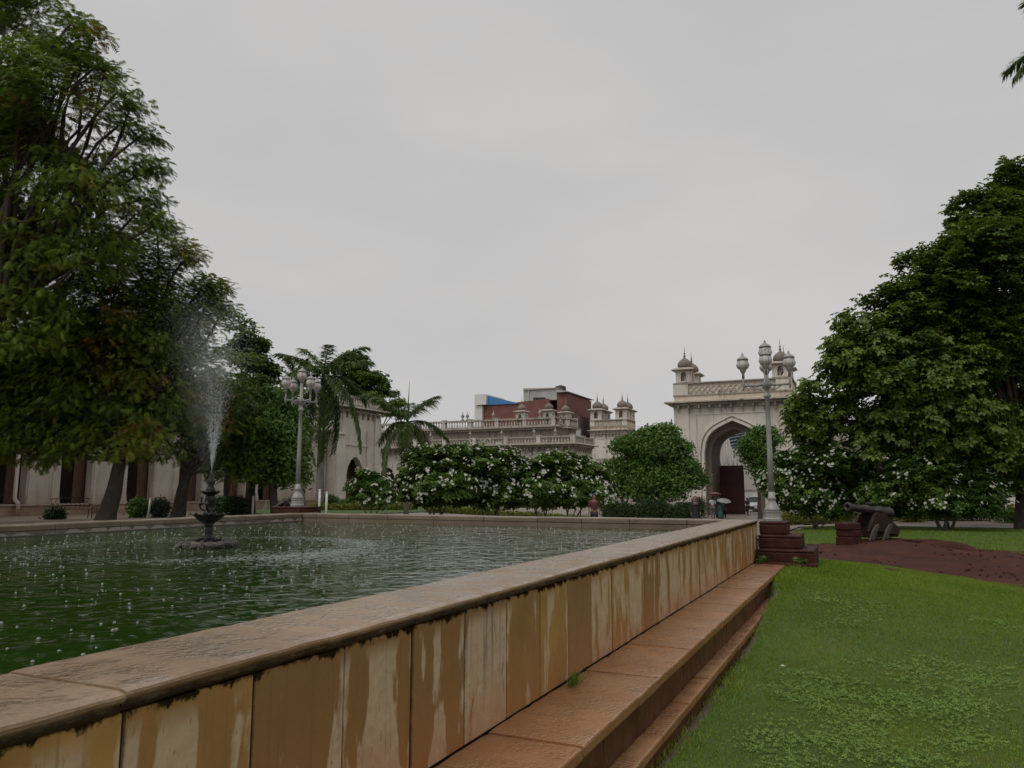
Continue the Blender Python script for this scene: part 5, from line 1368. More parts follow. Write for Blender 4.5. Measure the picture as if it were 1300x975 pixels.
# ------------------------------------------------------------------ lamps on their stepped stone pedestals
LANT = [(.035, 0), (.07, .025), (.115, .07), (.132, .115), (.13, .15), (.112, .20), (.10, .235)]
def lamp(label, base, rz, group):
    t = thing('lamp_post', label, 'lamp post', base, rz, group)
    b = MB(); b.lathe([(.19, 0), (.19, .05), (.172, .07), (.168, .16), (.18, .18), (.18, .205)], 8, smooth=False); b.build('base', M['lamp_paint'], t, world=False)
    b = MB(); b.lathe([(.165, .206), (.155, .25), (.12, .31), (.088, .37), (.074, .44), (.085, .45), (.085, .475), (.07, .49), (.064, .6)], 20); b.build('bell_foot', M['lamp_paint'], t, world=False)
    b = MB(); b.lathe([(.062, .601), (.056, 1.4), (.05, 2.1), (.045, 2.58), (.075, 2.60), (.08, 2.63), (.06, 2.655), (.052, 2.72), (.052, 2.78), (.085, 2.80), (.09, 2.86), (.085, 2.92), (.05, 2.95), (.04, 3.36)], 16); b.build('shaft', M['lamp_paint'], t, world=False)
    def lantern(x, y, z, parent, s=1.0):
        b = MB(); b.lathe([(r * .98 * s, zz * s) for r, zz in LANT], 16, (x, y, z)); q = b.build('lantern', M['lantern'], parent, world=False)
        b = MB(); b.lathe([(.108 * s, .236 * s), (.122 * s, .243 * s), (.118 * s, .262 * s), (.08 * s, .295 * s), (.035 * s, .325 * s), (.02 * s, .345 * s), (.025 * s, .36 * s), (.006 * s, .40 * s)], 16, (x, y, z)); b.build('cap', M['lamp_paint'], q, world=False)
        b = MB(); b.lathe([(.03 * s, -.16 * s), (.026 * s, -.06 * s), (.05 * s, -.03 * s), (.06 * s, .0), (.075 * s, .032 * s), (.03 * s, .03 * s)], 12, (x, y, z)); b.build('holder', M['lamp_paint'], q, world=False)
        b = MB()
        for k in range(6): a = PI / 3 * k; b.tube([(x + math.cos(a) * .058 * s, y + math.sin(a) * .058 * s, z + .028 * s), (x + math.cos(a) * .108 * s, y + math.sin(a) * .108 * s, z + .065 * s), (x + math.cos(a) * .133 * s, y + math.sin(a) * .133 * s, z + .125 * s), (x + math.cos(a) * .102 * s, y + math.sin(a) * .102 * s, z + .236 * s)], .006 * s, 4)
        b.build('rib', M['lamp_paint'], q, world=False)
    for k in range(4):
        a = PI / 2 * k; c, s = math.cos(a), math.sin(a); L = .47
        b = MB(); b.tube([(c * .06, s * .06, 2.87), (c * .2, s * .2, 2.855), (c * L, s * L, 2.86)], [.034, .026, .026], 8); b.tube([(c * L, s * L, 2.76), (c * L, s * L, 2.80), (c * L, s * L, 2.86), (c * L, s * L, 2.95), (c * L, s * L, 3.06)], [.008, .022, .034, .022, .02], 8)
        b.tube([(c * .08, s * .08, 2.74), (c * .2, s * .2, 2.77), (c * .3, s * .3, 2.845)], .012, 6); b.build('arm', M['lamp_paint'], t, world=False)
        lantern(c * L, s * L, 3.18, t)
    lantern(0, 0, 3.42, t, 1.05)
    return t
def pedestal(label, cx, cy, z0, steps, mat='laterite'):
    t = thing('stepped_pedestal', label, 'pedestal', (cx, cy, z0))
    for x0, x1, y0, y1, za, zb in steps:
        b = MB(); b.box(x0, x1, y0, y1, za, zb - .055); q = b.build('step', M[mat], t, bevel=.02)
        b = MB(); b.box(x0 - .003, x1 + .004, y0 - .004, y1 + .003, zb - .053, zb); b.build('tread', M[mat], q, bevel=.02)
    return t
YPd = 16.12
pedestal('dark red stone steps under the lamp post at the end of the bench', -1.5, YPd + .5, .37, [
    (-2.07, -1.545, YPd + .50, YPd + 1.35, .66 + .25, 1.16), (-2.07, -1.27, YPd + .24, YPd + 1.35, .65, .905), (-2.07, -1.01, YPd - .02, YPd + 1.35, .10, .645)])
b = MB(); b.box(-2.07, -.95, YPd - .34, YPd - .03, .34, .41); tag(b.build('stone_slab', M['laterite'], bevel=.01), 'flat dark slab lying at the foot of the lamp steps', 'slab')
lb = P(979, 660, 16.3)
lamp('tall grey five-lantern lamp post on red stone steps in front of the gatehouse', (-1.84, YPd + .90, 1.162), R(6), 'grey lamp posts around the pool')
lx = G(378, 21.0)
pedestal('stone steps under the far lamp post at the pool corner', lx.x, lx.y, .4, [(lx.x - .45, lx.x + .45, lx.y - .45, lx.y + .45, .75, 1.36), (lx.x - 1.0, lx.x + .65, lx.y - .65, lx.y + .65, .2, 1.1)])
lamp('grey five-lantern lamp post in front of the palm at the far pool corner', (lx.x, lx.y, 1.362), R(70), 'grey lamp posts around the pool')
# small weeds and stones at the foot of the lamp steps
def herb(name, label, cat, base, r, h, n, mat, tm, leaf):
    t = thing(name, label, cat, base)
    d = unit(n); pos = np.array(base) + np.abs(RNG.uniform(.2, 1, (n, 1))) * d * [r, r, 0] + np.stack([np.zeros(n), np.zeros(n), RNG.uniform(.1, 1, n) * h], 1)
    scatter('foliage', pos, UPV(n) + RNG.normal(0, .5, (n, 3)), d, leaf * RNG.uniform(.7, 1.3, n), RNG.uniform(0, 1, n), tm, M[mat], t)
    s = MB()
    for k in range(5): s.tube([Vector(base), Vector(pos[k])], [.006, .003], 4)
    s.build('stem', M['bark'], t)
herb('weed', 'leafy grey-green weed growing against the foot of the lamp steps beside the wall', 'weed', (-1.96, YPd - .2, .405), .11, .13, 22, 'plumeria', T_BROAD, .06)
herb('weed', 'small weed at the foot of the lamp steps, on the lawn side', 'weed', (-1.22, YPd - .2, .405), .13, .10, 22, 'plumeria', T_BROAD, .05)

# ------------------------------------------------------------------ cannons
def cannon(label, base, rz, pitch, s=1.0, group=None):
    t = thing('cannon', label, 'cannon', base, rz, group)
    # barrel runs along local -x towards the muzzle
    A = Matrix.Translation((0, 0, .86 * s)) @ Matrix.Rotation(pitch, 4, 'Y') @ Matrix.Rotation(R(-90), 4, 'Y')
    prof = [(0.0, -1.16), (.05, -1.14), (.065, -1.08), (.03, -1.03), (.05, -1.0), (.165, -.98), (.17, -.93), (.15, -.9), (.147, -.5), (.165, -.49), (.165, -.44), (.138, -.43), (.125, .2), (.14, .21), (.14, .25), (.118, .26), (.10, .92), (.115, .93), (.115, .96), (.105, .98), (.135, 1.06), (.14, 1.1), (.12, 1.13), (.062, 1.13), (.06, .9), (0, .9)]
    b = MB(); b.lathe([(r * s, z * s) for r, z in prof], 22, M=A); b.build('barrel', M['cannon_iron'], t, world=False)
    b = MB(); p0 = A @ Vector((0, -.3 * s, -.1 * s)); p1 = A @ Vector((0, .3 * s, -.1 * s)); b.tube([p0, p1], .055 * s, 10); b.build('trunnion', M['cannon_iron'], t, world=False)
    for sg in (-1, 1):
        b = MB(); p = [A @ Vector((.16 * s, sg * .05 * s, (-.15 + .3 * k / 6) * s)) + Vector((0, 0, .06 * s * math.sin(PI * k / 6))) for k in range(7)]; b.tube(p, .018 * s, 6); b.build('lifting_handle', M['cannon_iron'], t, world=False)
    for sg in (-1, 1):
        b = MB(); y0 = sg * .2 * s; y1 = sg * .3 * s
        b.prism([(-.55 * s, .26 * s), (-.35 * s, .26 * s), (.95 * s, .1 * s), (1.0 * s, .3 * s), (.35 * s, .72 * s), (-.05 * s, .80 * s), (-.2 * s, .74 * s), (-.42 * s, .48 * s)], min(y0, y1), max(y0, y1)); b.build('carriage_cheek', M['carriage_wood'], t, world=False, bevel=.012)
    b = MB(); b.box(-.25 * s, 1.05 * s, -.199 * s, .199 * s, .05 * s, .36 * s); b.build('carriage_bed', M['carriage_wood'], t, world=False)
    return t
def stone_pier(label, base, rz, w_, d_, courses):
    t = thing('stone_pier', label, 'stone block', base, rz)
    for k in range(courses):
        b = MB(); j = random.uniform(-.02, .02); b.box(-w_ / 2 + j, w_ / 2 + j, -d_ / 2, d_ / 2, .2 * k + (.004 if k else -.15), .2 * (k + 1)); o = b.build('stone', M['laterite'], t, world=False, bevel=.03, seg=3)
    return t
cb = G(1103, 23.4); cb.z += .06
bv = (P(1074, 645, 22.6) - P(1140, 655, 24.0)); rzc = math.atan2(-bv.y, -bv.x)
cannon('old black iron cannon on a stone and timber carriage on the red soil mound', cb, rzc, R(5.5), 1.0)
p = G(1074, 22.75); stone_pier('stack of three rough red stone blocks under the cannon muzzle', (p.x, p.y, p.z), rzc, .46, .55, 3)
p = G(1120, 23.6); stone_pier('low dark stone block under the cannon carriage', (p.x, p.y, p.z - .12), rzc, 1.5, .8, 1)
for i, (px, d) in enumerate(((1091, 22.95), (1108, 23.3))):
    p = G(px, d); t = thing('cradle_stone', ('pale sloping cradle stone nearest the cannon muzzle', 'pale sloping cradle stone in the middle of the cannon carriage')[i], 'cradle stone', (p.x, p.y, p.z + .06), rzc)
    b = MB(); b.prism([(-.20, 0), (.02, 0), (.34, .40), (.30, .47), (.16, .43), (-.02, .26)], -.37, -.31); b.build('slab', M['cheek_stone'], t, world=False, bevel=.02)
p = G(1156, 25.0); stone_pier('long flat stone lying behind the cannon', (p.x, p.y, p.z - .02), YAW, 1.6, .5, 1)
def mound(name, label, p, r, h):
    b = MB(); n = 18; vs = [(0, 0, h)]; fs = []
    for i in range(1, 5):
        for k in range(n):
            a = 2 * PI * k / n; q = r * i / 4 * (1 + .25 * mnoise.noise(Vector((math.cos(a) * 1.5, math.sin(a) * 1.5, p.x)))); vs.append((q * math.cos(a) * 1.5, q * math.sin(a) * .6, h * (1 - (i / 4) ** 2) - .04 * (i == 4) + .03 * mnoise.noise(Vector((a * 3, i, 7)))))
    for k in range(n):
        fs.append((0, 1 + k, 1 + (k + 1) % n))
        for i in range(3): fs.append((1 + i * n + k, 1 + (i + 1) * n + k, 1 + (i + 1) * n + (k + 1) % n, 1 + i * n + (k + 1) % n))
    b.add(vs, fs, True); o = b.build(name, M['soil']); o.location = p; tag(o, label, 'soil heap')
clods = []
while len(clods) < 420:
    x_, y_ = random.uniform(-2, 7), random.uniform(17.6, 27)
    if y_ > 18.9 - .2 * x_ and mnoise.noise(Vector((x_ * .7, y_ * .7, 8))) > -.1: clods.append((x_, y_, terrain(x_, y_) + .012))
n = len(clods); o = scatter('soil_clods', np.array(clods), unit(n), unit(n), RNG.uniform(.012, .05, n) ** 1.0, np.zeros(n), (np.array([(1, 0, 0), (-1, .2, 0), (0, 1, .1), (.1, -1, 0), (0, .1, .8), (0, 0, -.7)], float), np.array([(0, 2, 4), (2, 1, 4), (1, 3, 4), (3, 0, 4), (2, 0, 5), (1, 2, 5), (3, 1, 5), (0, 3, 5)])), M['soil'], None)
tag(o, 'loose clods of red earth scattered on the soil patch', 'clods')
mound('soil_heap', 'dark heap of wet red soil to the right of the cannon', G(1190, 22.6), .55, .17)
cp = Vector((lx.x - .52, lx.y + .1, 1.12)); cannon('little black mortar gun beside the far lamp post', cp, YAW + R(62), R(-22), .42)

# ------------------------------------------------------------------ people
def skin_obj(name, verts, edges, radii, mat, parent, sub=1, root=0):
    me = bpy.data.meshes.new(name); me.from_pydata([Vector(v) for v in verts], edges, []); me.update()
    o = link(name, me, parent, mat)
    o.modifiers.new('skin', 'SKIN').use_smooth_shade = True
    lay = me.skin_vertices[0].data if len(me.skin_vertices) else None
    if lay is not None:
        for i, r in enumerate(radii):
            lay[i].radius = (r, r) if not hasattr(r, '__len__') else r; lay[i].use_root = (i == root)
    s = o.modifiers.new('sub', 'SUBSURF'); s.levels = sub; s.render_levels = sub
    return o
def person(label, loc, rz, h, top='white_cloth', low='jeans', robe=False, head='hair', stride=.0, raise_arm=False, shawl=None):
    t = thing('person', label, 'person', loc, rz); k = h / 1.72
    S = lambda *v: tuple(q * k for q in v)
    V = [S(0, 0, .93), S(0, .01, 1.15), S(0, .01, 1.36), S(0, 0, 1.47), S(0, -.015, 1.54), S(0, -.02, 1.63), S(0, -.012, 1.70)]; r = [(.15, .11), (.135, .10), (.16, .105), .055, .06, (.075, .092), .062]
    E = [(i, i + 1) for i in range(6)]
    r = [tuple(x * k for x in q) if hasattr(q, '__len__') else q * k for q in r]
    def add(p, rad, par):
        V.append(S(*p)); r.append(tuple(x * k for x in rad) if hasattr(rad, '__len__') else rad * k); E.append((par, len(V) - 1)); return len(V) - 1
    n_ = add((0, -.115, 1.605), .014, 5)
    for sg in (-1, 1):
        e = add((sg * .085, -.005, 1.61), .014, 5)
        st = stride * sg
        hp = add((sg * .09, 0, .88), .085, 0); kn = add((sg * .095, -.02 - st * .5, .49), .058, hp); an = add((sg * .095, .02 - st, .09), .038, kn); add((sg * .10, -.12 - st, .035), .036, an)
        sh = add((sg * .18, .01, 1.38), .062, 2)
        if raise_arm and sg == 1: el = add((sg * .24, -.12, 1.18), .045, sh); wr = add((sg * .17, -.27, 1.33), .03, el); dv = Vector((-.2, -.35, 1)).normalized()
        else: el = add((sg * .235, .03 + st * .3, 1.12), .045, sh); wr = add((sg * .24, -.06 + st * .5, .88), .03, el); dv = Vector((0, -.15, -1)).normalized()
        w0 = Vector(V[wr]) / k; pm = add(w0 + dv * .07, (.036, .02), wr)
        for f_ in range(4): q = w0 + dv * .10 + Vector((0, (f_ - 1.5) * .019, 0)); a = add(q, .009, pm); add(q + dv * (.06, .075, .07, .05)[f_] + Vector((-sg * .02, 0, 0)), .008, a)
        a = add(w0 + dv * .05 + Vector((-sg * .01, -.035, 0)), .010, wr); add(w0 + dv * .09 + Vector((-sg * .02, -.055, 0)), .009, a)
    body = skin_obj('body', V, E, r, M['skin'], t)
    def cloth(name, ids, extra, mat):
        mp_ = {i: j for j, i in enumerate(ids)}
        ed = [(mp_[a], mp_[b_]) for a, b_ in E if a in mp_ and b_ in mp_]
        rr = [tuple(x + extra * k for x in r[i]) if hasattr(r[i], '__len__') else r[i] + extra * k for i in ids]
        return skin_obj(name, [V[i] for i in ids], ed, rr, M[mat], t)
    # vertex numbers of limbs follow the order above
    per = (len(V) - 8) // 2; L0, R0 = 8, 8 + per
    armsU = [L0 + 5, L0 + 6, R0 + 5, R0 + 6]
    if robe:
        b = MB(); prof = [(.30, .03), (.27, .35), (.21, .75), (.165, 1.0), (.19, 1.25), (.2, 1.36), (.13, 1.46), (.07, 1.5)]
        b.lathe([(q * k, z * k) for q, z in prof], 18, sx=1.0, sy=.72); b.build('robe', M[top], t, world=False)
        cloth('sleeves', [1, 2] + armsU + [L0 + 7, R0 + 7], .02, top)
    else:
        cloth('shirt', [0, 1, 2, 3] + armsU, .016, top)
        cloth('trousers', [0, L0 + 1, L0 + 2, L0 + 3, R0 + 1, R0 + 2, R0 + 3], .016, low)
    b = MB()
    if head == 'hair': b.lathe([(.02, 1.5), (.075, 1.54), (.098, 1.62), (.092, 1.70), (.06, 1.745), (.01, 1.76)], 14, M=Matrix.Scale(k, 4) @ Matrix.Translation((0, .022, .0)) , sy=1.08); b.build('hair', M['hair'], t, world=False)
    else: b.lathe([(.19, 1.30), (.17, 1.40), (.10, 1.47), (.105, 1.58), (.108, 1.68), (.07, 1.755), (.01, 1.775)], 14, M=Matrix.Scale(k, 4) @ Matrix.Translation((0, .03, 0)), sy=1.05); b.build('headscarf', M[head], t, world=False)
    for sg in (-1, 1):
        b = MB(); st = stride * sg; b.taper((sg * .1 - .045) * k, (sg * .1 + .045) * k, (-.17 - st) * k, (.07 - st) * k, .0, .075 * k, .8); b.build('shoe', M['black_cloth'], t, world=False, bevel=.01)
    return t
def umbrella(label, loc, rz, tilt, rad, mat):
    t = thing('umbrella', label, 'umbrella', loc, rz); T = Matrix.Rotation(tilt, 4, 'X')
    b = MB(); n = 8; vs = []; fs = []
    rings = [(0.0, .30), (.3, .27), (.65, .17), (1.0, 0.0)]
    for fr, z in rings:
        for q in range(n * 2):
            a = PI * q / n; sc = 1 if q % 2 == 0 else .955; vs.append((fr * rad * sc * math.cos(a), fr * rad * sc * math.sin(a), z * rad + .75 + (0 if q % 2 == 0 else .01)))
    for i in range(3):
        for q in range(n * 2): q2 = (q + 1) % (n * 2); fs.append((i * 2 * n + q, i * 2 * n + q2, (i + 1) * 2 * n + q2, (i + 1) * 2 * n + q))
    b.add(vs, fs, False, T); o = b.build('canopy', M[mat], t, world=False); so = o.modifiers.new('solid', 'SOLIDIFY'); so.thickness = .006
    b = MB(); b.tube([T @ Vector((0, 0, 0)), T @ Vector((0, 0, .8 + .3 * rad))], .009, 6); b.build('shaft', M['steel'], t, world=False)
    b = MB(); b.tube([T @ Vector((0, 0, .0)), T @ Vector((0, 0, -.05)), T @ Vector((0, .03, -.08)), T @ Vector((0, .055, -.05))], .014, 6); b.build('handle', M['black_cloth'], t, world=False)
p = G(754, 32.5); person('person in a dark red top and black trousers standing by the frangipani stems', p, R(20), 1.62, 'red_cloth', 'black_cloth', stride=.1)
p = G(814, 50); person('person in a long grey shirt and pale trousers walking left of the green tree', p, R(60), 1.50, 'grey_cloth', 'grey_cloth', stride=.2, head='hair')
p = G(882, 38); person('person in a long black robe and dusty pink headscarf behind the pool corner', p, R(20), 1.58, 'black_cloth', robe=True, head='pink_cloth')
p = G(904, 57); person('person in a white shirt and grey jeans under a faded red umbrella near the gate', p, R(190), 1.60, 'white_cloth', 'jeans', raise_arm=True)
umbrella('faded red umbrella held over the white-shirted person by the gate', G(907, 56.7) + Vector((0, 0, 1.02)), 0, R(-8), .48, 'umb_red')
p = G(912, 58.6); person('person in black clothes walking beside the white-shirted person', p, R(180), 1.5, 'black_cloth', robe=True, head='black_cloth')
p = G(914, 56.4); person('child in a teal dress beside the grey umbrella', p, R(190), 1.12, 'teal_cloth', robe=True, head='hair')
p = G(918.5, 56.6); person('person in dark clothes crouching low under the grey umbrella', p, R(200), 1.22, 'black_cloth', 'black_cloth', raise_arm=True)
umbrella('tilted grey umbrella held low by the people at the gate', G(917, 56.2) + Vector((0, 0, .60)), R(30), R(20), .5, 'umb_grey')
p = G(948, 63.6); person('person in dark clothes leaning by the right edge of the maroon gate leaf', p, R(150), 1.45, 'black_cloth', 'black_cloth', stride=.15)

# ------------------------------------------------------------------ car beyond the gate
def car(label, loc, rz):
    t = thing('parked_car', label, 'car', loc, rz)
    def loft(st, mat, name, par=t):
        b = MB(); vs = []; fs = []
        for x, w0, w1, z0, z1 in st:
            vs += [(x, -w0, z0), (x, -w0 * 1.02, (z0 + z1) / 2), (x, -w1, z1), (x, w1, z1), (x, w0 * 1.02, (z0 + z1) / 2), (x, w0, z0)]
        for i in range(len(st) - 1):
            for j in range(6): j2 = (j + 1) % 6; fs.append((i * 6 + j, i * 6 + j2, (i + 1) * 6 + j2, (i + 1) * 6 + j))
        fs += [tuple(range(6)), tuple((len(st) - 1) * 6 + j for j in range(6))]
        b.add(vs, fs, False); return b.build(name, M[mat], par, world=False, bevel=.03)
    loft([(-2.1, .72, .66, .28, .62), (-1.95, .82, .74, .22, .78), (-1.0, .85, .78, .20, .92), (.9, .85, .78, .20, .95), (1.9, .82, .74, .24, .92), (2.05, .74, .66, .32, .80)], 'car_paint', 'body')
    loft([(-1.1, .76, .74, .9, .93), (-.45, .74, .60, .9, 1.42), (.75, .74, .60, .9, 1.45), (1.55, .74, .70, .9, .95)], 'glass_dark', 'windows'); loft([(-.5, .62, .58, 1.41, 1.45), (.1, .62, .60, 1.43, 1.49), (.8, .62, .58, 1.42, 1.46)], 'car_paint', 'roof')
    for x in (-1.3, 1.25):
        for sg in (-1, 1):
            Wm = Matrix.Translation((x, sg * .76, .30)) @ Matrix.Rotation(R(90), 4, 'X'); b = MB(); b.lathe([(.18, -.1), (.28, -.1), (.30, -.07), (.30, .07), (.28, .1), (.18, .1)], 20, M=Wm); q = b.build('wheel', M['rubber'], t, world=False)
            b = MB(); b.lathe([(.02, -.105), (.17, -.09), (.18, .09), (.02, .105)], 16, M=Wm); b.build('rim', M['steel'], q, world=False)
    for sg in (-1, 1):
        b = MB(); b.box(-2.09, -1.97, sg * .55 - .17, sg * .55 + .17, .56, .70); b.build('headlight', M['lens'], t, world=False, bevel=.03)
        b = MB(); b.box(-.85, -.72, sg * .88 - .09, sg * .88 + .09, .92, 1.03); b.build('wing_mirror', M['car_paint'], t, world=False, bevel=.03)
    b = MB(); b.box(-2.13, -2.02, -.40, .40, .36, .52); b.build('grille', M['rubber'], t, world=False, bevel=.02)
    b = MB(); b.box(-2.15, -2.06, -.72, .72, .27, .345); b.build('bumper', M['rubber'], t, world=False, bevel=.02)
car('white car parked beyond the gate, seen between gate leaf and shrub', G(961, 76), R(78))

# ------------------------------------------------------------------ trees
def bz_hue(mid, amp, warm=.06):
    def f_(c):
        q = mnoise.noise(Vector(c) * .55) ; return min(.98, max(0, mid + amp * q + random.gauss(0, .10) + (.55 if random.random() < warm else 0)))
    return f_
def T_(name, px, d, dz=0): p = G(px, d); return Vector((p.x, p.y, p.z + dz))
b1 = T_('', -55, 27)
tree('neem_tree', 'tall feathery tree at the left edge rising out of the top of the view', 'tree', b1,
     [(8, 15, 68), (62, 80, 52), (96, 66, 22), (30, 130, 75), (105, 122, 28), (125, 180, 28), (60, 205, 72), (145, 240, 27), (110, 255, 45), (150, 300, 28), (165, 138, 14, 8), (180, 172, 15, 9), (150, 116, 14, 9), (193, 213, 13, 8), (165, 212, 24, 11), (188, 252, 13, 8), (200, 285, 12, 9), (172, 272, 20, 11), (120, 48, 12, 8), (92, 28, 14, 9), (150, 160, 18, 9), (133, 90, 10, 8), (85, 310, 45), (20, 285, 55), (10, 380, 48), (60, 380, 40), (-60, 90, 80), (-60, 250, 80), (-50, 0, 80), (30, 335, 70), (105, 255, 60), (5, 200, 85), (60, 140, 60), (105, 160, 36), (40, 430, 66), (120, 330, 45), (118, 88, 26)],
     27, 'neem', T_NEEM, .42, b1 + Vector((.8, .3, 7.5)), .60, .62, 30, .32, hue=bz_hue(.40, .38, .02), droop=.55, shell=.25, sparse=lambda c: .12 if mnoise.noise(Vector(c) * .55) > .24 else .97, twigs=.2, flat=.6)
b2 = T_('', 135, 31)
tree('neem_tree', 'broad dark neem tree with a thick leaning trunk left of the fountain', 'tree', b2,
     [(150, 345, 62), (215, 345, 42), (245, 395, 40), (115, 405, 72), (185, 425, 78), (62, 445, 70), (110, 490, 84), (30, 515, 75), (185, 515, 72), (50, 565, 42), (112, 560, 52), (175, 565, 44), (220, 480, 50), (-10, 560, 50), (-40, 480, 80), (200, 300, 26), (255, 368, 22), (240, 324, 11, 8), (272, 366, 11, 8), (282, 395, 12, 9)],
     31, 'neem', T_NEEM, .38, b2 + Vector((.55, .1, 2.5)), .60, .62, 32, .32, hue=bz_hue(.40, .42, .025), droop=.5, shell=.3, twigs=.2)
b3 = T_('', 226, 35)
tree('neem_tree', 'neem tree just behind the fountain spray with a forked trunk', 'tree', b3,
     [(240, 440, 46), (282, 478, 42), (238, 520, 55), (290, 540, 46), (212, 560, 40), (262, 580, 36), (318, 575, 34), (300, 600, 26)],
     35, 'neem', T_NEEM, .34, b3 + Vector((.5, 0, 2.0)), .58, .58, 30, .30, hue=bz_hue(.4, .35, .02), droop=.4, shell=.3, twigs=.2)
b4 = T_('', 318, 40)
tree('leafy_tree', 'dark pointed tree rising to the right of the fountain spray', 'tree', b4,
     [(305, 428, 20, 24), (303, 455, 28), (316, 462, 24), (330, 500, 26), (318, 500, 28), (328, 440, 9, 7), (338, 470, 10, 8), (300, 520, 40), (322, 545, 42), (330, 590, 38), (290, 585, 36)],
     40, 'broad', T_BROAD, .3, b4 + Vector((0, 0, 3)), .55, .5, 16, .26, hue=bz_hue(.45, .3, 0), shell=.3)
b5 = T_('', 352, 36)
tree('leafy_tree', 'bright green bushy tree immediately left of the far lamp post', 'tree', b5,
     [(352, 510, 26), (345, 545, 40), (362, 565, 30), (335, 590, 42), (368, 600, 22), (372, 540, 16)],
     36, 'ficus', T_BUSH, .22, b5 + Vector((-.3, 0, 2)), .58, .5, 24, .36, hue=bz_hue(.55, .35, .05), shell=.35)
b6 = T_('', 470, 84)
tree('leafy_tree', 'dark layered tree standing behind the tall palm', 'tree', b6, [(448, 470, 24), (466, 486, 26, 16), (482, 482, 15, 9), (488, 500, 18, 12), (470, 510, 25, 15), (502, 512, 12, 7), (500, 525, 18, 12), (440, 500, 26)],
     84, 'broad', T_BROAD, .3, b6 + Vector((0, 0, 5)), .6, .5, 13, .32, hue=bz_hue(.35, .25, 0), shell=.3)
# right: the big broad-leaved tree
b7 = T_('', 1297, 36)
tree('broadleaf_tree', 'large dark broad-leaved tree filling the right edge above the cannon', 'tree', b7,
     [(1292, 232, 32), (1245, 268, 34), (1222, 300, 28), (1180, 350, 38), (1130, 388, 34), (1085, 422, 28), (1072, 455, 26), (1040, 500, 26), (1028, 528, 22), (1060, 535, 36), (1110, 480, 58), (1160, 440, 62), (1205, 400, 66), (1260, 340, 66), (1316, 300, 60), (1180, 520, 72), (1250, 460, 85), (1325, 430, 75), (1120, 560, 44), (1190, 570, 50), (1255, 565, 56), (1310, 560, 66), (1285, 606, 34), (1350, 520, 60), (1360, 380, 60), (1018, 520, 18), (1035, 548, 24), (1150, 400, 40), (1215, 340, 44), (1275, 280, 44), (1090, 470, 50), (1020, 545, 16), (1032, 560, 18), (1010, 533, 12), (1046, 572, 16), (1262, 610, 42, 34, 3.5), (1222, 600, 40, 40, 3.5), (1300, 600, 36, 36, 2.5)],
     36, 'broad', T_BROAD, .42, b7 + Vector((.2, .2, 3.2)), .56, .56, 16, .26, hue=bz_hue(.48, .55, 0), droop=.3, shell=.3, flat=.75, twigs=.35)
b8 = T_('', 838, 52)
tree('leafy_tree', 'dense mid-green tree standing left of the arched gate', 'tree', b8, [(815, 572, 20), (838, 566, 22), (804, 594, 20), (850, 594, 26), (872, 604, 20), (792, 570, 13), (830, 612, 34), (862, 622, 22), (802, 620, 24), (872, 592, 8), (860, 574, 13), (782, 600, 10), (825, 551, 8, 6), (848, 547, 9, 6), (838, 555, 14, 10), (866, 570, 10, 6), (771, 598, 8, 6), (806, 560, 9, 6), (778, 612, 12, 8)],
     52, 'ficus', T_BUSH, .3, b8 + Vector((0, 0, 1.6)), .62, .5, 24, .40, hue=bz_hue(.5, .4, 0), shell=.35)
b9 = T_('', 963, 56)
tree('leafy_tree', 'small round-headed tree in front of the gate arch', 'tree', b9, [(958, 566, 20), (974, 560, 14), (966, 585, 18), (950, 577, 11), (970, 602, 10)],
     56, 'ficus', T_BUSH, .16, b9 + Vector((0, 0, 2)), .62, .5, 26, .40, hue=bz_hue(.45, .35, 0), shell=.35)
FR = 'white-flowering frangipani shrubs beyond the pool'
def plum(label, px, d, lobes, fl, top, name='frangipani', multi=4, r=.12):
    bb = T_('', px, d); return tree(name, label, 'flowering shrub', bb, lobes, d, 'plumeria', T_PLUM, r, bb + Vector((0, 0, top)), .25, .27, 6, .27, 'bark_grey', None, bz_hue(.45, .4, 0), .1, .3, fl, multi=multi, flat=.6, twigs=.3)
plum('small white-flowering frangipani shrub furthest left, in front of the pavilion', 472, 33, [(455, 620, 14, 12), (470, 616, 22, 16), (490, 626, 14, 13), (478, 634, 22, 13), (458, 634, 15, 10)], 40, .5, multi=3, r=.07)
plum('wide white-flowering frangipani shrub at the left of the row beside the thin palm', 552, 36, [(528, 610, 24, 22), (550, 594, 36, 26), (580, 590, 32, 24), (535, 630, 30, 15), (570, 622, 38, 22), (560, 636, 34, 12), (515, 622, 14, 14)], 150, .6)
plum('tallest white-flowering frangipani shrub in the middle of the row', 622, 37, [(605, 592, 34, 24), (632, 592, 32, 23), (655, 604, 26, 22), (610, 624, 36, 22), (645, 628, 30, 18), (625, 638, 34, 12)], 150, .6)
plum('white-flowering frangipani shrub between the middle and the right end of the row', 684, 36.5, [(672, 610, 24, 18), (700, 598, 28, 20), (690, 626, 32, 19), (680, 638, 28, 11)], 85, .6, multi=3)
plum('white-flowering frangipani shrub at the right end of the row by the red-topped person', 728, 37, [(720, 598, 30, 20), (745, 608, 27, 20), (735, 628, 36, 18), (766, 620, 15, 15), (712, 588, 20, 11), (740, 638, 30, 11)], 110, .6)
plum('white-flowering frangipani bush right of the lamp post in front of the gatehouse', 1036, 36.5, [(1010, 600, 28, 28), (1040, 590, 34, 28), (985, 622, 20, 22), (1020, 630, 34, 26), (1060, 625, 32, 30), (1070, 598, 26, 24), (1092, 612, 24, 28), (1040, 645, 32, 16), (1005, 640, 26, 16), (1070, 648, 24, 14)], 330, .6)
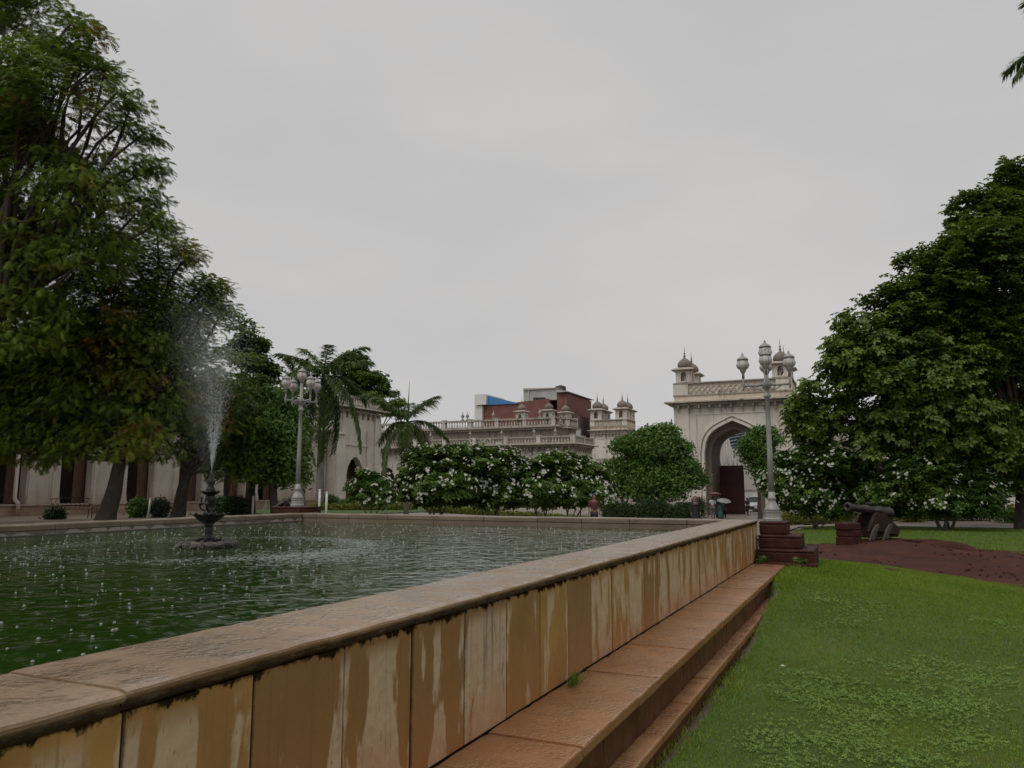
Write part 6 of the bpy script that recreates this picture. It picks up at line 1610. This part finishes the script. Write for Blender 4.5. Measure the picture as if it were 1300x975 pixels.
plum('white-flowering frangipani bush in the shade of the large right-hand tree', 1196, 35.2, [(1150, 605, 30, 26), (1185, 600, 36, 28), (1215, 620, 40, 26), (1165, 628, 30, 24), (1245, 625, 30, 22), (1200, 640, 40, 18), (1130, 620, 22, 22), (1112, 634, 22, 20), (1170, 648, 36, 14), (1235, 645, 40, 16)], 120, .6, r=.16)
# palms
PG = 'palms beyond the pool'
p = G(406, 52)
h = P(412, 487, 52).z - p.z; palm('royal_palm', 'tall royal palm with drooping fronds and a grey trunk beside the pavilion', p, h, 4.0, 19, .27, PG, hang=(.3, 1.25), az0=.6)
p = G(384, 55); h = P(374, 498, 55).z - p.z; palm('royal_palm', 'royal palm with a spiky head just behind the far lamp post', p, h, 3.0, 15, .24, PG, hang=(.1, .95), stiff=True, az0=2.2, lean=(-.4, 0))
p = G(516, 40); h = P(518, 545, 40).z - p.z; palm('royal_palm', 'thin young palm with an upright spear leaf standing before the frangipani row', p, h, 2.7, 13, .12, PG, hang=(.3, 1.25), spear=True, az0=1.1)
# a palm whose frond tips only just reach into the frame at the upper right
p = G(1440, 20); h = P(1398, 60, 20).z - p.z; palm('royal_palm', 'palm frond tips hanging into view at the upper right edge', p, h, 2.1, 13, .2, PG, hang=(.3, .9), az0=3.05)

# ------------------------------------------------------------------ low planting, posts and seats
def RS(label, px, d, rx, rz, mat='hedge', group=None): p = G(px, d); shrub('round_shrub', label, 'shrub', (p.x, p.y, p.z - .05), rx, rz, mat, .20, 520 * rx * 1.6, group)
RS('clipped two-tier round shrub on the left of the pair by the plinth', 177, 38, .42, .46, 'ficus'); RS('clipped round dark shrub on the right of the pair by the plinth', 204, 38, .40, .44, 'hedge')
RS('low dark shrub on the plinth edge left of the leaning trunk', 72, 36, .36, .22, 'hedge'); RS('loose leafy shrub behind the iron fountain, left one', 285, 39, .5, .5, 'ficus'); RS('loose leafy shrub behind the iron fountain, right one', 303, 39, .48, .5, 'hedge')
RS('round green bush at the foot of the pavilion pilaster', 417, 54, .75, .48, 'ficus'); RS('little bush on the lawn strip under the far palm trunk', 442, 52, .5, .35, 'ficus')
def HR(label, px0, px1, d, h, mat, w_=.9, name='hedge', dens=420): hedge_row(name, label, 'hedge', G(px0, d), G(px1, d), w_, h, mat, .2, dens)
HR('low yellow-green hedge right of the lamp post', 990, 1078, 45, .52, 'croton'); HR('low yellow-green hedge between the two right-hand flowering bushes', 1140, 1165, 45, .6, 'croton'); HR('low green hedge at the right edge before the palace steps', 1262, 1300, 44, .7, 'ficus')
HR('yellow-green flower bed strip behind the frangipani stems', 545, 750, 46, .28, 'croton', 1.2); HR('yellow-green lawn edging in front of the pavilion', 400, 520, 50, .25, 'croton', 1.2)
HR('dark clipped hedge beneath the dense tree left of the gate', 764, 892, 50, 1.25, 'hedge', 1.6, dens=600)
HR('dark hedge behind the large right-hand tree trunk', 1080, 1250, 47, .9, 'hedge', 1.4, dens=500)
GP = 'short white posts beyond the pool'
def post(label, px, d, h, lean=0):
    p = G(px, d); t = thing('white_post', label, 'post', p, group=GP); b = MB(); b.tube([(0, 0, -.1), (lean, 0, h)], .05, 8); b.build('shaft', M['white_paint'], t, world=False); b = MB(); b.lathe([(.055, h), (.06, h + .03), (.02, h + .06)], 8, (lean, 0, 0)); b.build('cap', M['white_paint'], t, world=False)
post('short white post between the clipped round shrubs', 190, 37.5, .85, .1); post('white post on the left of the pair under the palm', 406, 33, 1.3); post('white post on the right of the pair under the palm', 415, 33, 1.2)
post('upright white post right of the fountain shrubs', 322, 38, .95); post('leaning white post left of the far lamp post', 334, 38, .75, .22)
# iron bench under the leaning trunk
p = G(93, 36); t = thing('iron_bench', 'ornate dark iron garden bench left of the leaning trunk', 'bench', p, R(70))
b = MB()
for k in range(5): b.box(-.85, .85, -.22 + k * .095, -.15 + k * .095, .42, .445)
b.build('seat', M['iron'], t, world=False)
b = MB()
for z in (.55, .9): b.tube([(-.85, .27, z), (0, .3, z + .06), (.85, .27, z)], .02, 6)
for k in range(9):
    u = -.75 + k * .1875; b.tube(smooth([Vector((u, .27, .46)), Vector((u + .09, .28, .62)), Vector((u - .07, .29, .76)), Vector((u, .28, .93))], 1), .012, 5)
b.build('backrest', M['iron'], t, world=False)
for sx_ in (-.8, .8):
    for yy in (-.2, .25):
        b = MB(); b.tube([(sx_, yy, .42), (sx_, yy * 1.15, .2), (sx_, yy * 1.3, 0)], .02, 6); b.build('leg', M['iron'], t, world=False)
    b = MB(); b.tube([(sx_, -.22, .43), (sx_, -.24, .62), (sx_, 0, .68), (sx_, .27, .64)], .018, 6); b.build('armrest', M['iron'], t, world=False)
